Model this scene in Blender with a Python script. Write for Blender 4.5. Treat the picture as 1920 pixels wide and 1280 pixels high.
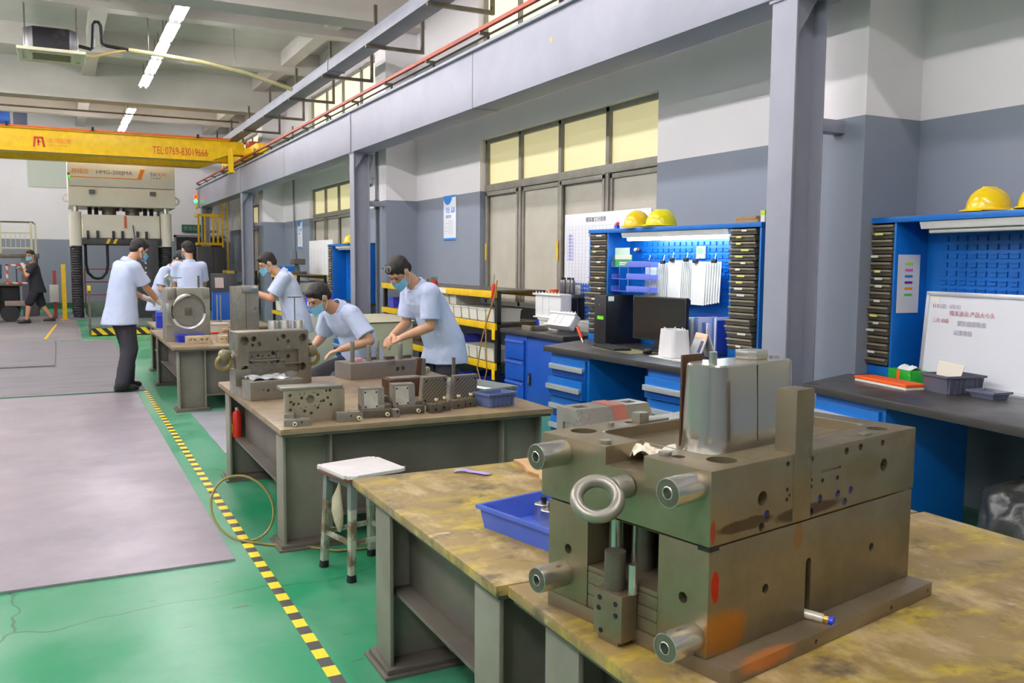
import bpy, bmesh, math, random
from mathutils import Vector, Matrix, noise
S=bpy.context.scene
for o in list(bpy.data.objects): bpy.data.objects.remove(o)
COL=S.collection
PI=math.pi
R=math.radians
random.seed(7)
# ---------------- camera, world, exposure ----------------
cam_data=bpy.data.cameras.new('camera'); cam=bpy.data.objects.new('camera',cam_data); COL.objects.link(cam)
cam_data.sensor_fit='HORIZONTAL'; cam_data.sensor_width=36.0; cam_data.lens=36.0*1661/1920
cam_data.clip_start=.05; cam_data.clip_end=200
_p,_y,_r=R(5.147),R(27.06),R(.40)
fw=Vector((math.sin(_y)*math.cos(_p),math.cos(_y)*math.cos(_p),-math.sin(_p)))
rt=Vector((math.cos(_y),-math.sin(_y),0)); up=rt.cross(fw)
rt2=rt*math.cos(_r)+up*math.sin(_r); up2=-rt*math.sin(_r)+up*math.cos(_r)
cam.matrix_world=Matrix((( rt2.x,up2.x,-fw.x,0),(rt2.y,up2.y,-fw.y,0),(rt2.z,up2.z,-fw.z,1.5),(0,0,0,1)))
S.camera=cam
W=bpy.data.worlds.new('world'); S.world=W; W.use_nodes=True
W.node_tree.nodes['Background'].inputs[0].default_value=(.75,.8,.9,1)
W.node_tree.nodes['Background'].inputs[1].default_value=.15
S.view_settings.view_transform='Standard'; S.view_settings.look='None'
S.view_settings.gamma=1; S.view_settings.use_curve_mapping=False
S.view_settings.exposure=0.0
TUBE_W=126.0      # strength of the fluorescent tubes
# ---------------- materials ----------------
def lin(c):
    return tuple(((x/255)/12.92 if x/255<=.04045 else ((x/255+.055)/1.055)**2.4) for x in c)
MATS={}
def mat(name,rgb,rough=.5,metal=0,rgb2=None,scale=6,amt=.5,bump=0,bscale=80,spec=.5,stretch=None,rvar=0,alpha=1,trans=0,thr=(.35,.65),coat=0):
    if name in MATS: return MATS[name]
    m=bpy.data.materials.new(name); m.use_nodes=True; nt=m.node_tree; N=nt.nodes; L=nt.links
    b=N['Principled BSDF']; c=lin(rgb)+(1,)
    b.inputs['Base Color'].default_value=c; b.inputs['Roughness'].default_value=rough
    b.inputs['Metallic'].default_value=metal
    b.inputs['Specular IOR Level'].default_value=spec
    if coat: b.inputs['Coat Weight'].default_value=coat
    if trans: b.inputs['Transmission Weight'].default_value=trans
    if alpha<1: b.inputs['Alpha'].default_value=alpha
    tc=None
    if rgb2 or bump or rvar:
        tc=N.new('ShaderNodeTexCoord'); mp=N.new('ShaderNodeMapping'); L.new(tc.outputs['Object'],mp.inputs[0])
        if stretch: mp.inputs['Scale'].default_value=stretch
    if rgb2 or rvar:
        nz=N.new('ShaderNodeTexNoise'); nz.inputs['Scale'].default_value=scale; nz.inputs['Detail'].default_value=8; nz.inputs['Roughness'].default_value=.62
        L.new(mp.outputs[0],nz.inputs['Vector'])
        mr=N.new('ShaderNodeMapRange'); mr.inputs[1].default_value=thr[0]; mr.inputs[2].default_value=thr[1]
        L.new(nz.outputs[0],mr.inputs[0])
    if rgb2:
        mx=N.new('ShaderNodeMix'); mx.data_type='RGBA'; mx.inputs[6].default_value=c; mx.inputs[7].default_value=lin(rgb2)+(1,)
        mu=N.new('ShaderNodeMath'); mu.operation='MULTIPLY'; mu.inputs[1].default_value=amt
        L.new(mr.outputs[0],mu.inputs[0]); L.new(mu.outputs[0],mx.inputs[0]); L.new(mx.outputs[2],b.inputs['Base Color'])
    if rvar:
        m2=N.new('ShaderNodeMapRange'); m2.inputs[3].default_value=max(.02,rough-rvar); m2.inputs[4].default_value=min(1,rough+rvar)
        L.new(mr.outputs[0],m2.inputs[0]); L.new(m2.outputs[0],b.inputs['Roughness'])
    if bump:
        n2=N.new('ShaderNodeTexNoise'); n2.inputs['Scale'].default_value=bscale; n2.inputs['Detail'].default_value=4
        L.new(mp.outputs[0],n2.inputs['Vector'])
        bp=N.new('ShaderNodeBump'); bp.inputs['Strength'].default_value=bump; bp.inputs['Distance'].default_value=.01
        L.new(n2.outputs[0],bp.inputs['Height']); L.new(bp.outputs[0],b.inputs['Normal'])
    MATS[name]=m; return m
def emis(name,rgb,st):
    if name in MATS: return MATS[name]
    m=mat(name,rgb,.4); b=m.node_tree.nodes['Principled BSDF']
    b.inputs['Emission Color'].default_value=lin(rgb)+(1,); b.inputs['Emission Strength'].default_value=st
    return m
# ---------------- object helpers ----------------
def tag(o,label=None,cat=None,group=None,kind=None):
    if label: o['label']=label
    if cat: o['category']=cat
    if group: o['group']=group
    if kind: o['kind']=kind
    return o
def thing(name,label,cat,loc=(0,0,0),rz=0,group=None):
    o=bpy.data.objects.new(name,None); COL.objects.link(o); o.location=loc; o.rotation_euler=(0,0,R(rz)); o.empty_display_size=.1
    return tag(o,label,cat,group)
def dup(root,loc,rz=None,label=None,group=None):
    r=root.copy(); COL.objects.link(r); r.location=loc
    if rz is not None: r.rotation_euler=(0,0,R(rz))
    if label: r['label']=label
    if group: r['group']=group
    for ch in list(root.children):
        c=ch.copy(); COL.objects.link(c); c.parent=r
        for g in ch.children:
            d=g.copy(); COL.objects.link(d); d.parent=c
    return r
class MB:
    def __init__(s): s.b=bmesh.new()
    def hexa(s,p):
        v=[s.b.verts.new(q) for q in p]
        for f in ((0,3,2,1),(4,5,6,7),(0,1,5,4),(1,2,6,5),(2,3,7,6),(3,0,4,7)): s.b.faces.new([v[i] for i in f])
        return s
    def box(s,x0,x1,y0,y1,z0,z1,rz=0,ry=0,rx=0):
        cx,cy,cz=(x0+x1)/2,(y0+y1)/2,(z0+z1)/2
        p=[(x0,y0,z0),(x1,y0,z0),(x1,y1,z0),(x0,y1,z0),(x0,y0,z1),(x1,y0,z1),(x1,y1,z1),(x0,y1,z1)]
        if rz or ry or rx:
            M=Matrix.Rotation(R(rz),3,'Z')@Matrix.Rotation(R(ry),3,'Y')@Matrix.Rotation(R(rx),3,'X'); c=Vector((cx,cy,cz))
            p=[c+M@(Vector(q)-c) for q in p]
        return s.hexa(p)
    def rings(s,rs,cap=True,closed=False):
        V=[[s.b.verts.new(q) for q in r] for r in rs]
        n=len(V[0]); m=len(V)
        for i in range(m if closed else m-1):
            a,b=V[i],V[(i+1)%m]
            for j in range(n): s.b.faces.new((a[j],a[(j+1)%n],b[(j+1)%n],b[j]))
        if cap and not closed:
            s.b.faces.new(list(reversed(V[0]))); s.b.faces.new(V[-1])
        return s
    def cyl(s,p0,p1,r0,r1=None,n=20,cap=True):
        if r1 is None: r1=r0
        p0,p1=Vector(p0),Vector(p1); d=(p1-p0).normalized(); u=d.orthogonal().normalized(); v=d.cross(u)
        return s.rings([[p+(u*math.cos(2*PI*k/n)+v*math.sin(2*PI*k/n))*r for k in range(n)] for p,r in((p0,r0),(p1,r1))],cap)
    def tube(s,pts,r,n=8,closed=False):
        pts=[Vector(p) for p in pts]; m=len(pts); rs=[]; u=None
        for i,p in enumerate(pts):
            a=pts[(i-1)%m] if closed or i>0 else p; b=pts[(i+1)%m] if closed or i<m-1 else p
            d=(b-a).normalized()
            if u is None: u=d.orthogonal().normalized()
            u=(u-d*u.dot(d)).normalized(); v=d.cross(u)
            rr=r[i] if isinstance(r,(list,tuple)) else r
            rs.append([p+(u*math.cos(2*PI*k/n)+v*math.sin(2*PI*k/n))*rr for k in range(n)])
        return s.rings(rs,True,closed)
    def prism(s,poly,z0,z1,axis='z'):
        f={'z':lambda a,b,c:(a,b,c),'y':lambda a,b,c:(a,c,b),'x':lambda a,b,c:(c,a,b)}[axis]
        r=[[f(a,b,z) for a,b in poly] for z in (z0,z1)]
        s.rings(r); return s
    def lathe(s,prof,c=(0,0,0),n=24,cap=True):
        rs=[[Vector(c)+Vector((r*math.cos(2*PI*k/n),r*math.sin(2*PI*k/n),z)) for k in range(n)] for r,z in prof]
        return s.rings(rs,cap)
    def ell(s,c,r,M=None,n=16,m=10):
        c=Vector(c); rs=[]
        for i in range(m+1):
            t=-PI/2+PI*i/m; t=max(-PI/2+.08,min(PI/2-.08,t))
            ring=[]
            for k in range(n):
                q=Vector((r[0]*math.cos(t)*math.cos(2*PI*k/n),r[1]*math.cos(t)*math.sin(2*PI*k/n),r[2]*math.sin(t)))
                if M: q=M@q
                ring.append(c+q)
            rs.append(ring)
        return s.rings(rs)
    def loft(s,secs,n=20,p=2.0):
        # each section: centre, right vector, forward vector (already scaled)
        rs=[]
        for c,u,v in secs:
            c,u,v=Vector(c),Vector(u),Vector(v); ring=[]
            for k in range(n):
                a=2*PI*k/n; ca,sa=math.cos(a),math.sin(a)
                f=(abs(ca)**p+abs(sa)**p)**(-1/p)
                ring.append(c+u*ca*f+v*sa*f)
            rs.append(ring)
        return s.rings(rs)
    def torus(s,c,ax,R_,r,n=32,m=12):
        c=Vector(c); ax=Vector(ax).normalized(); u=ax.orthogonal().normalized(); v=ax.cross(u)
        return s.tube([c+(u*math.cos(2*PI*k/n)+v*math.sin(2*PI*k/n))*R_ for k in range(n)],r,m,True)
    def grid(s,fn,nu,nv):
        V=[[s.b.verts.new(fn(i/nu,j/nv)) for j in range(nv+1)] for i in range(nu+1)]
        for i in range(nu):
            for j in range(nv): s.b.faces.new((V[i][j],V[i+1][j],V[i+1][j+1],V[i][j+1]))
        return s
    def mesh(s,name,smooth=None):
        bmesh.ops.recalc_face_normals(s.b,faces=s.b.faces)
        me=bpy.data.meshes.new(name); s.b.to_mesh(me); s.b.free()
        if smooth is not None:
            me.shade_auto=None if False else None if False else None
        return me
    def build(s,name,m,parent=None,bev=0,smooth=35,loc=None,rz=None,seg=2):
        bmesh.ops.recalc_face_normals(s.b,faces=s.b.faces)
        if bev:
            es=[e for e in s.b.edges if len(e.link_faces)==2 and e.calc_face_angle(0)>R(50)]
            try: bmesh.ops.bevel(s.b,geom=es,offset=bev,segments=seg,profile=.6,affect='EDGES',clamp_overlap=True)
            except Exception: pass
        me=bpy.data.meshes.new(name); s.b.to_mesh(me); s.b.free()
        finish(me,smooth)
        if m: me.materials.append(m)
        o=bpy.data.objects.new(name,me); COL.objects.link(o)
        if parent: o.parent=parent
        if loc is not None: o.location=loc
        if rz is not None: o.rotation_euler=(0,0,R(rz))
        return o
def finish(me,ang=35):
    if ang is None: return
    for p in me.polygons: p.use_smooth=True
    b=bmesh.new(); b.from_mesh(me); a=R(ang)
    for e in b.edges:
        if len(e.link_faces)==2 and e.calc_face_angle(0)>a: e.smooth=False
    b.to_mesh(me); b.free()
def bake(o,ang=35):
    bpy.context.view_layer.update()
    dg=bpy.context.evaluated_depsgraph_get()
    me=bpy.data.meshes.new_from_object(o.evaluated_get(dg),preserve_all_data_layers=True,depsgraph=dg)
    old=o.data; o.modifiers.clear(); o.data=me; me.name=o.name
    bpy.data.meshes.remove(old); finish(me,ang)
    return o
def cut(o,cm,ang=35):
    """drill the shapes gathered in cm out of object o"""
    c=cm.build('cutter',None); c.parent=o.parent; c.matrix_parent_inverse=o.matrix_parent_inverse.copy(); c.location=o.location; c.rotation_euler=o.rotation_euler
    md=o.modifiers.new('b','BOOLEAN'); md.operation='DIFFERENCE'; md.object=c; md.solver='EXACT'; md.use_self=True
    bake(o,ang); me=c.data; bpy.data.objects.remove(c); bpy.data.meshes.remove(me)
    return o
def vox(o,size,smooth=4,disp=0,dscale=.1,seed=0):
    md=o.modifiers.new('r','REMESH'); md.mode='VOXEL'; md.voxel_size=size; md.use_smooth_shade=True
    if disp:
        t=bpy.data.textures.get('fold%g'%dscale) or bpy.data.textures.new('fold%g'%dscale,'CLOUDS'); t.noise_scale=dscale
        d=o.modifiers.new('d','DISPLACE'); d.texture=t; d.strength=disp; d.texture_coords='LOCAL'; d.mid_level=.5
    if smooth:
        q=o.modifiers.new('s','SMOOTH'); q.iterations=smooth; q.factor=.6
    return bake(o,None) if False else _bk(o)
def _bk(o):
    bake(o,None)
    for p in o.data.polygons: p.use_smooth=True
    return o
def text(name,s,size,m,parent=None,loc=(0,0,0),rot=(0,0,0),ext=.0006,sx=1,align='LEFT'):
    c=bpy.data.curves.new('t','FONT'); c.body=s; c.size=size; c.extrude=ext; c.align_x=align; c.resolution_u=3
    t=bpy.data.objects.new('t',c); COL.objects.link(t); bpy.context.view_layer.update()
    dg=bpy.context.evaluated_depsgraph_get(); me=bpy.data.meshes.new_from_object(t.evaluated_get(dg)); me.name=name
    bpy.data.objects.remove(t); bpy.data.curves.remove(c)
    M=Matrix.LocRotScale(Vector(loc),Matrix.Rotation(rot[2],3,'Z')@Matrix.Rotation(rot[1],3,'Y')@Matrix.Rotation(rot[0],3,'X'),Vector((sx,1,1)))
    me.transform(M); me.materials.clear(); me.materials.append(m)
    o=bpy.data.objects.new(name,me); COL.objects.link(o)
    if parent: o.parent=parent
    return o
def st(name,mb,m,bev=0,parent=None):
    o=mb.build(name,m,parent,bev)
    if not parent: o['kind']='structure'
    return o
# shared materials
steel=mat('machined_steel',(164,160,150),.36,.65,(116,106,90),5,.55,.05,60,rvar=.12)
steel_d=mat('dark_steel',(118,112,100),.42,.6,(78,68,54),6,.6,.06,60,rvar=.1)
mold=mat('mould_steel',(144,133,112),.38,.72,(104,88,60),4,.55,.06,40,rvar=.12)
polish=mat('polished_steel',(204,198,188),.2,.9,(176,168,154),3,.4,rvar=.06)
bright=mat('bright_steel',(204,200,192),.26,.92)
black=mat('black_plastic',(22,22,24),.45)
dark=mat('dark_hole',(16,14,13),.7)
bluep=mat('blue_paint',(8,106,192),.38,0,(8,94,176),5,.5)
blued=mat('deep_blue_paint',(16,78,176),.4,0,(12,64,150),5,.5)
yel=mat('yellow_paint',(238,196,10),.45,0,(200,150,10),7,.5)
white=mat('white_plastic',(225,224,222),.4,0,(200,198,192),10,.4)
greyp=mat('grey_painted_steel',(140,142,152),.5,0,(118,120,130),2.5,.6,.03,30)
handle=mat('aluminium_handle',(214,216,220),.35,.6)
# ---------------- building shell ----------------
def zpaint(name,low,high,zl,extra=None):
    m=bpy.data.materials.new(name); m.use_nodes=True; N=m.node_tree.nodes; L=m.node_tree.links; b=N['Principled BSDF']
    g=N.new('ShaderNodeTexCoord'); x=N.new('ShaderNodeSeparateXYZ'); L.new(g.outputs['Object'],x.inputs[0])
    gt=N.new('ShaderNodeMath'); gt.operation='GREATER_THAN'; gt.inputs[1].default_value=zl; L.new(x.outputs[2],gt.inputs[0])
    nz=N.new('ShaderNodeTexNoise'); nz.inputs['Scale'].default_value=1.3; nz.inputs['Detail'].default_value=6; L.new(g.outputs['Object'],nz.inputs['Vector'])
    mr=N.new('ShaderNodeMapRange'); mr.inputs[3].default_value=.92; mr.inputs[4].default_value=1.05; L.new(nz.outputs[0],mr.inputs[0])
    mx=N.new('ShaderNodeMix'); mx.data_type='RGBA'; mx.inputs[6].default_value=lin(low)+(1,); mx.inputs[7].default_value=lin(high)+(1,)
    L.new(gt.outputs[0],mx.inputs[0])
    last=mx.outputs[2]
    if extra:
        lt=N.new('ShaderNodeMath'); lt.operation='LESS_THAN'; lt.inputs[1].default_value=extra[1]; L.new(x.outputs[2],lt.inputs[0])
        m3=N.new('ShaderNodeMix'); m3.data_type='RGBA'; m3.inputs[7].default_value=lin(extra[0])+(1,); L.new(lt.outputs[0],m3.inputs[0]); L.new(last,m3.inputs[6]); last=m3.outputs[2]
    vm=N.new('ShaderNodeVectorMath'); vm.operation='SCALE'; L.new(last,vm.inputs[0]); L.new(mr.outputs[0],vm.inputs['Scale'])
    L.new(vm.outputs[0],b.inputs['Base Color']); b.inputs['Roughness'].default_value=.6
    return m
wallm=zpaint('painted_wall',(134,141,154),(238,234,234),2.425)
endm=zpaint('painted_end_wall',(138,144,160),(236,234,238),2.07,((40,92,66),.17))
conc=mat('ceiling_paint',(204,198,190),.7,0,(186,180,172),1.5,.5)
# floor: worn green epoxy
fm=mat('green_epoxy_floor',(40,142,98),.36,0,(134,174,150),.6,.9,.02,4,thr=(.42,.7),rvar=.08)
def floor_wear(m):
    N=m.node_tree.nodes; L=m.node_tree.links; b=N['Principled BSDF']
    src=b.inputs['Base Color'].links[0].from_socket
    tc=N.new('ShaderNodeTexCoord'); mp=N.new('ShaderNodeMapping'); mp.inputs['Scale'].default_value=(5,26,1); mp.inputs['Rotation'].default_value=(0,0,R(8)); L.new(tc.outputs['Object'],mp.inputs[0])
    n=N.new('ShaderNodeTexNoise'); n.inputs['Scale'].default_value=1; n.inputs['Detail'].default_value=3; L.new(mp.outputs[0],n.inputs['Vector'])
    mr=N.new('ShaderNodeMapRange'); mr.inputs[1].default_value=.705; mr.inputs[2].default_value=.73; L.new(n.outputs[0],mr.inputs[0])
    mx=N.new('ShaderNodeMix'); mx.data_type='RGBA'; mx.inputs[7].default_value=lin((92,80,66))+(1,); L.new(mr.outputs[0],mx.inputs[0]); L.new(src,mx.inputs[6])
    vo=N.new('ShaderNodeTexVoronoi'); vo.feature='DISTANCE_TO_EDGE'; vo.inputs['Scale'].default_value=.42; 
    dn=N.new('ShaderNodeTexNoise'); dn.inputs['Scale'].default_value=3; ad=N.new('ShaderNodeVectorMath'); ad.operation='MULTIPLY_ADD'; ad.inputs[1].default_value=(.35,.35,.35)
    L.new(tc.outputs['Object'],dn.inputs['Vector']); L.new(dn.outputs['Color'],ad.inputs[0]); L.new(tc.outputs['Object'],ad.inputs[2]); L.new(ad.outputs[0],vo.inputs['Vector'])
    lt=N.new('ShaderNodeMath'); lt.operation='LESS_THAN'; lt.inputs[1].default_value=.0022; L.new(vo.outputs['Distance'],lt.inputs[0])
    m2=N.new('ShaderNodeMath'); m2.operation='MULTIPLY'; m2.inputs[1].default_value=.6; L.new(lt.outputs[0],m2.inputs[0])
    mx2=N.new('ShaderNodeMix'); mx2.data_type='RGBA'; mx2.inputs[7].default_value=lin((40,70,52))+(1,); L.new(m2.outputs[0],mx2.inputs[0]); L.new(mx.outputs[2],mx2.inputs[6])
    L.new(mx2.outputs[2],b.inputs['Base Color'])
floor_wear(fm)
XL,YN,YE,ZC=-9.0,-3.0,30.0,5.75
st('floor',MB().box(XL-.2,5.3,YN-.2,YE+.2,-.2,0),fm)
st('ceiling',MB().box(XL-.2,5.3,YN-.2,YE+.2,ZC,ZC+.2),conc)
# right wall with real window openings
wins=[(6.84,10.75,.95,3.09),(15.75,19.7,.95,3.05),(24.9,28.4,.95,3.05),(-1.8,2.9,.95,3.09)]
upw=[(6.84,10.82,3.95,5.05),(15.0,19.7,3.95,5.05),(24.6,28.4,3.95,5.05)]
w=MB(); cuts=sorted(set([YN,YE]+[v for a in wins+upw for v in a[:2]]))
for a,b in zip(cuts[:-1],cuts[1:]):
    m=(a+b)/2; z=0
    holes=sorted([(q[2],q[3]) for q in wins+upw if q[0]<m<q[1]])
    for h0,h1 in holes: w.box(5.0,5.24,a,b,z,h0); z=h1
    w.box(5.0,5.24,a,b,z,ZC)
bmesh.ops.remove_doubles(w.b,verts=w.b.verts,dist=1e-4)
st('wall_right',w,wallm)
pw=MB()
for y in (4.0,13.07,22.2): pw.box(4.5,5.05,y,y+.5,0,ZC-.001)
st('trim_1',pw,wallm)
st('wall_end',MB().box(XL,5.2,YE,YE+.2,0,ZC),endm)
st('wall_left',MB().box(XL-.2,XL,YN,YE,0,ZC),wallm)
st('wall_back',MB().box(XL,5.2,YN-.2,YN,0,ZC),wallm)
cb=MB()
for y in (3.65,12.7,21.72,-2.9): cb.box(XL,5.0,y,y+.5,4.95,ZC-.001)
for y in (6.4,9.6,15.4,18.7,24.4,27.0): cb.box(XL,5.0,y,y+.28,5.35,ZC-.001)
for x in (-7,-3.2,.6,4.2): cb.box(x,x+.25,YN,YE,5.45,ZC-.002)
st('trim_2',cb,conc)
# frosted windows
frm=mat('window_frame_metal',(150,146,136),.5,.2,(120,114,100),8,.5)
g_up=emis('frosted_glass_lit',(222,210,160),.55)
g_lo=mat('frosted_glass_film',(190,186,172),.4,0,(160,152,130),3,.4)
g_hi=emis('frosted_glass_clerestory',(226,220,186),.9)
def window(i,y0,y1,z0,z1,low=True):
    f=MB(); X=5.08; d=.05
    n=4
    f.box(X,X+.08,y0,y1,z1-d,z1); f.box(X,X+.08,y0,y1,z0,z0+d)
    f.box(X,X+.08,y0,y0+d,z0,z1); f.box(X,X+.08,y1-d,y1,z0,z1)
    zr=2.46
    if low: f.box(X-.01,X+.09,y0,y1,zr-.045,zr+.045)
    for k in range(1,n):
        y=y0+(y1-y0)*k/n; f.box(X,X+.08,y-.03,y+.03,z0,z1)
    if low:
        for k in range(n):   # sliding sash frames
            a=y0+(y1-y0)*k/n; b=y0+(y1-y0)*(k+1)/n; xo=X-.012 if k%2 else X+.02
            for q in ((a+.03,a+.07,z0+.05,zr-.04),(b-.07,b-.03,z0+.05,zr-.04)): f.box(xo,xo+.03,q[0],q[1],q[2],q[3])
            f.box(xo,xo+.03,a+.03,b-.03,zr-.1,zr-.05)
    o=st('window_%d'%i,f,frm,.003)
    if low:
        g=MB().box(X+.045,X+.055,y0+.02,y1-.02,zr,z1-.03); g.build('upper_pane',g_up,o)
        g=MB().box(X+.045,X+.055,y0+.02,y1-.02,z0+.03,zr); g.build('lower_pane',g_lo,o)
    else:
        MB().box(X+.045,X+.055,y0+.02,y1-.02,z0+.03,z1-.03).build('pane',g_hi,o)
for i,q in enumerate(wins): window(i+1,*q)
for i,q in enumerate(upw): window(i+5,*q,low=False)
w1=[o for o in bpy.data.objects if o.name=='window_1'][0]
for y in (10.70,8.80): MB().box(5.062,5.066,y-.02,y+.02,1.52,1.74).build('window_sticker',yel,w1)
# end-wall details: pale upper panel, door
st('window_8',MB().box(-.72,.5,YE-.03,YE,3.6,4.6),mat('pale_green_panel',(196,204,192),.5))
d=st('door_1',MB().box(3.35,4.75,YE-.04,YE,0,2.2),mat('dark_doorway',(34,32,34),.6))
MB().box(3.28,3.35,YE-.07,YE,0,2.27).box(4.75,4.82,YE-.07,YE,0,2.27).box(3.28,4.82,YE-.07,YE,2.2,2.27).build('door_frame',greyp,d)
ex=thing('exit_sign','small green exit sign panel over the dark doorway on the end wall','sign',(3.85,YE-.05,2.36))
MB().box(-.33,.33,-.02,.02,0,.24).build('panel',mat('exit_green',(44,92,70),.5),ex,.004)
text('lettering','安全出口',.14,mat('sign_pale',(130,170,150),.5),ex,(-.28,-.022,.07),(PI/2,0,0))
# ---------------- ceiling lamps ----------------
tube=emis('fluorescent_tube',(252,247,250),TUBE_W)
fix=mat('lamp_white_metal',(225,226,228),.35)
def lamp(y):
    t=thing('fluorescent_lamp','twin tube ceiling lamp','lamp',(1.71,y,5.1),0,None)
    MB().prism([(-.10,.0),(.10,.0),(.06,.06),(-.06,.06)],-.60,.60,'y').build('housing',fix,t,.004)
    for x in (-.05,.05):
        q=MB().cyl((x,-.59,-.018),(x,.59,-.018),.014,n=8).build('tube',tube,t)
    for h in (-.45,.45): MB().cyl((0,h,.07),(0,h,.42),.006,n=6).build('hanger',steel_d,t)
    return t
ys=[-1.4,.1,1.6,5.0,6.5,8.0,9.5,11.0,14.0,15.45,16.85,18.3,19.8,24.1,25.6,27.1]
L0=lamp(ys[0]); L0['label']='twin tube ceiling lamp of the row along the benches, behind the viewer'; L0['group']='bench row lamps overhead outside the view'
vis={13.95:0}
for y in ys[1:]:
    a=dup(L0,(1.71,y,5.1))
    if y<13: continue
    if y<22:
        k=[14.0,15.45,16.85,18.3,19.8].index(y); del a['group']
        a['label']='fluorescent ceiling lamp, %s in the five lamp row before the far beam'%('nearest','second nearest','middle','second farthest','farthest')[k]
    else:
        k=[24.1,25.6,27.1].index(y); del a['group']
        a['label']='fluorescent ceiling lamp above the yellow crane girder, %s of the three past the far beam'%('nearest','middle','farthest')[k]
for y in ys:
    for x in (-2.6,-2.22): dup(L0,(x,y,5.1),label='twin tube ceiling lamp in the middle row of the hall, out of the view',group='lamps of the middle row')
    if ys.index(y)%2==0: dup(L0,(-6.2,y,5.1),label='twin tube ceiling lamp in the left hand row of the hall, out of the view',group='lamps of the left hand row')
# ---------------- steel columns and crane runway ----------------
beamm=mat('runway_beam_paint',(152,153,166),.45,0,(134,136,148),1.2,.6,.02,20)
def column(y,label):
    t=thing('steel_column',label,'column',(4.0,y,0),0,'steel columns under the crane runway')
    MB().box(0,.016,0,.21,.02,3.1).build('flange',beamm,t,.003)
    MB().box(.234,.25,0,.21,.02,3.1).build('flange',beamm,t,.003)
    MB().box(.016,.234,.095,.115,.02,3.1).build('web',beamm,t)
    MB().box(-.04,.29,-.04,.25,0,.02).build('base_plate',beamm,t,.003)
    MB().box(-.01,.33,-.02,.23,3.1,3.12).build('cap_plate',beamm,t,.002)
    MB().prism([(.25,3.1),(.34,3.1),(.34,3.04),(.25,2.75)],.09,.12,'y').build('gusset',beamm,t)
    MB().prism([(.016,3.1),(.18,3.1),(.016,2.85)],.02,.09,'y').build('gusset',beamm,t)
    MB().box(.25,.5,.06,.16,2.33,2.41).build('wall_tie',beamm,t,.003)
    return t
column(4.1,'grey steel H column between the two blue work cabinets, nearest')
column(13.1,'grey steel H column behind the bending worker')
column(22.2,'grey steel H column second from the far end of the crane runway')
column(29.0,'grey steel H column at the far end of the crane runway')
rb=thing('crane_runway_beam','long grey steel crane runway beam along the right side, on the H columns','beam',(4.0,0,0))
MB().box(-.02,.30,-2.9,29.75,3.12,3.70).build('beam_web',beamm,rb,.004)
MB().box(-.06,.34,-2.9,29.75,3.70,3.73).build('top_flange',beamm,rb,.003)
MB().box(.12,.18,-2.9,29.7,3.73,3.79).build('rail',steel_d,rb,.004)
for y in (8.75,17.6): MB().box(-.0215,.302,y,y+.008,3.118,3.699).build('weld_seam',dark,rb)
for y in (4.2,13.2,22.3,29.3): 
    MB().box(-.034,-.02,y-.05,y+.05,3.12,3.70).build('splice_plate',beamm,rb,.002)
MB().box(-.0215,-.02,7.05,7.08,3.45,3.49).build('paint_mark',yel,rb)
cr=thing('conductor_rail','thin red brown conductor rail running along the top of the grey runway beam','rail',(3.96,0,0))
redo=mat('red_brown_paint',(176,70,34),.45,0,(130,44,24),4,.6)
MB().box(-.02,.02,-2.8,29.6,3.86,3.9).build('rail_bar',redo,cr,.003)
for k in range(22):
    y=-2+k*1.5; MB().box(-.015,.1,y,y+.03,3.83,3.86).box(.08,.1,y,y+.03,3.731,3.86).build('bracket',steel_d,cr)
MB().tube([(.05,-2.8,3.815),(.05,29.6,3.815)],.012).build('cable',black,cr)
al=thing('signal_light','red and green signal light on the far end of the runway beam','light',(3.93,29.3,3.3))
MB().box(-.05,.0,-.05,.05,-.25,.25).build('housing',yel,al,.01)
MB().cyl((-.06,-.01,.14),(-.06,-.1,.14),.05).build('lamp_red',emis('signal_red',(255,40,20),4),al)
MB().cyl((-.06,-.01,0),(-.06,-.1,0),.05).build('lamp_green',emis('signal_green',(60,255,120),4),al)
# ---------------- bridge crane ----------------
cg=thing('bridge_crane','yellow double girder bridge crane spanning the hall','crane',(0,22,0))
redt=mat('red_lettering',(190,42,24),.5)
def girder(name,y0,y1):
    MB().prism([(-8.9,3.82),(3.3,3.82),(3.72,3.98),(4.03,3.98),(4.03,4.28),(-8.9,4.28)],y0,y1,'y').build(name,yel,cg,.004)
girder('girder',0,.42); girder('girder',1.85,2.2)
MB().box(-8.9,3.7,-.06,.48,4.28,4.3).build('top_flange',yel,cg)
MB().box(-8.9,3.35,-.03,.45,3.80,3.82).build('bottom_flange',yel,cg)
MB().box(-8.9,3.72,-.09,-.05,4.3,4.335).build('festoon_rail',mat('orange_paint',(226,96,40),.45),cg,.003)
MB().box(4.03,4.3,-1.5,3.2,3.8,4.1).box(4.03,4.25,-1.7,-1.5,3.86,4.05).build('end_carriage',yel,cg,.01)
MB().box(3.9,4.3,1.3,2.5,4.1,4.32).build('drive_motor',yel,cg,.02)
MB().box(4.05,4.28,-.5,-.1,4.1,4.26).build('gearbox',redo,cg,.02)
for y in (-1.3,2.9):
    MB().cyl((4.02,y,3.9),(4.28,y,3.9),.11).build('wheel',steel_d,cg)
MB().box(3.62,3.68,-.62,-.56,3.55,4.05).box(3.62,3.68,-.3,-.24,3.5,4.05).box(3.6,3.7,-.66,-.2,3.5,3.55).build('guide_bracket',yel,cg,.005)
for x in (-.9,.75,2.95):
    MB().box(x,x+.05,-.16,-.07,4.3,4.38).build('clamp',dark,cg,.004)
text('lettering','TEL:0769-83019666',.24,redt,cg,(2.0,-.003,3.9),(PI/2,0,0),sx=.62)
lg=MB()
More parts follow.
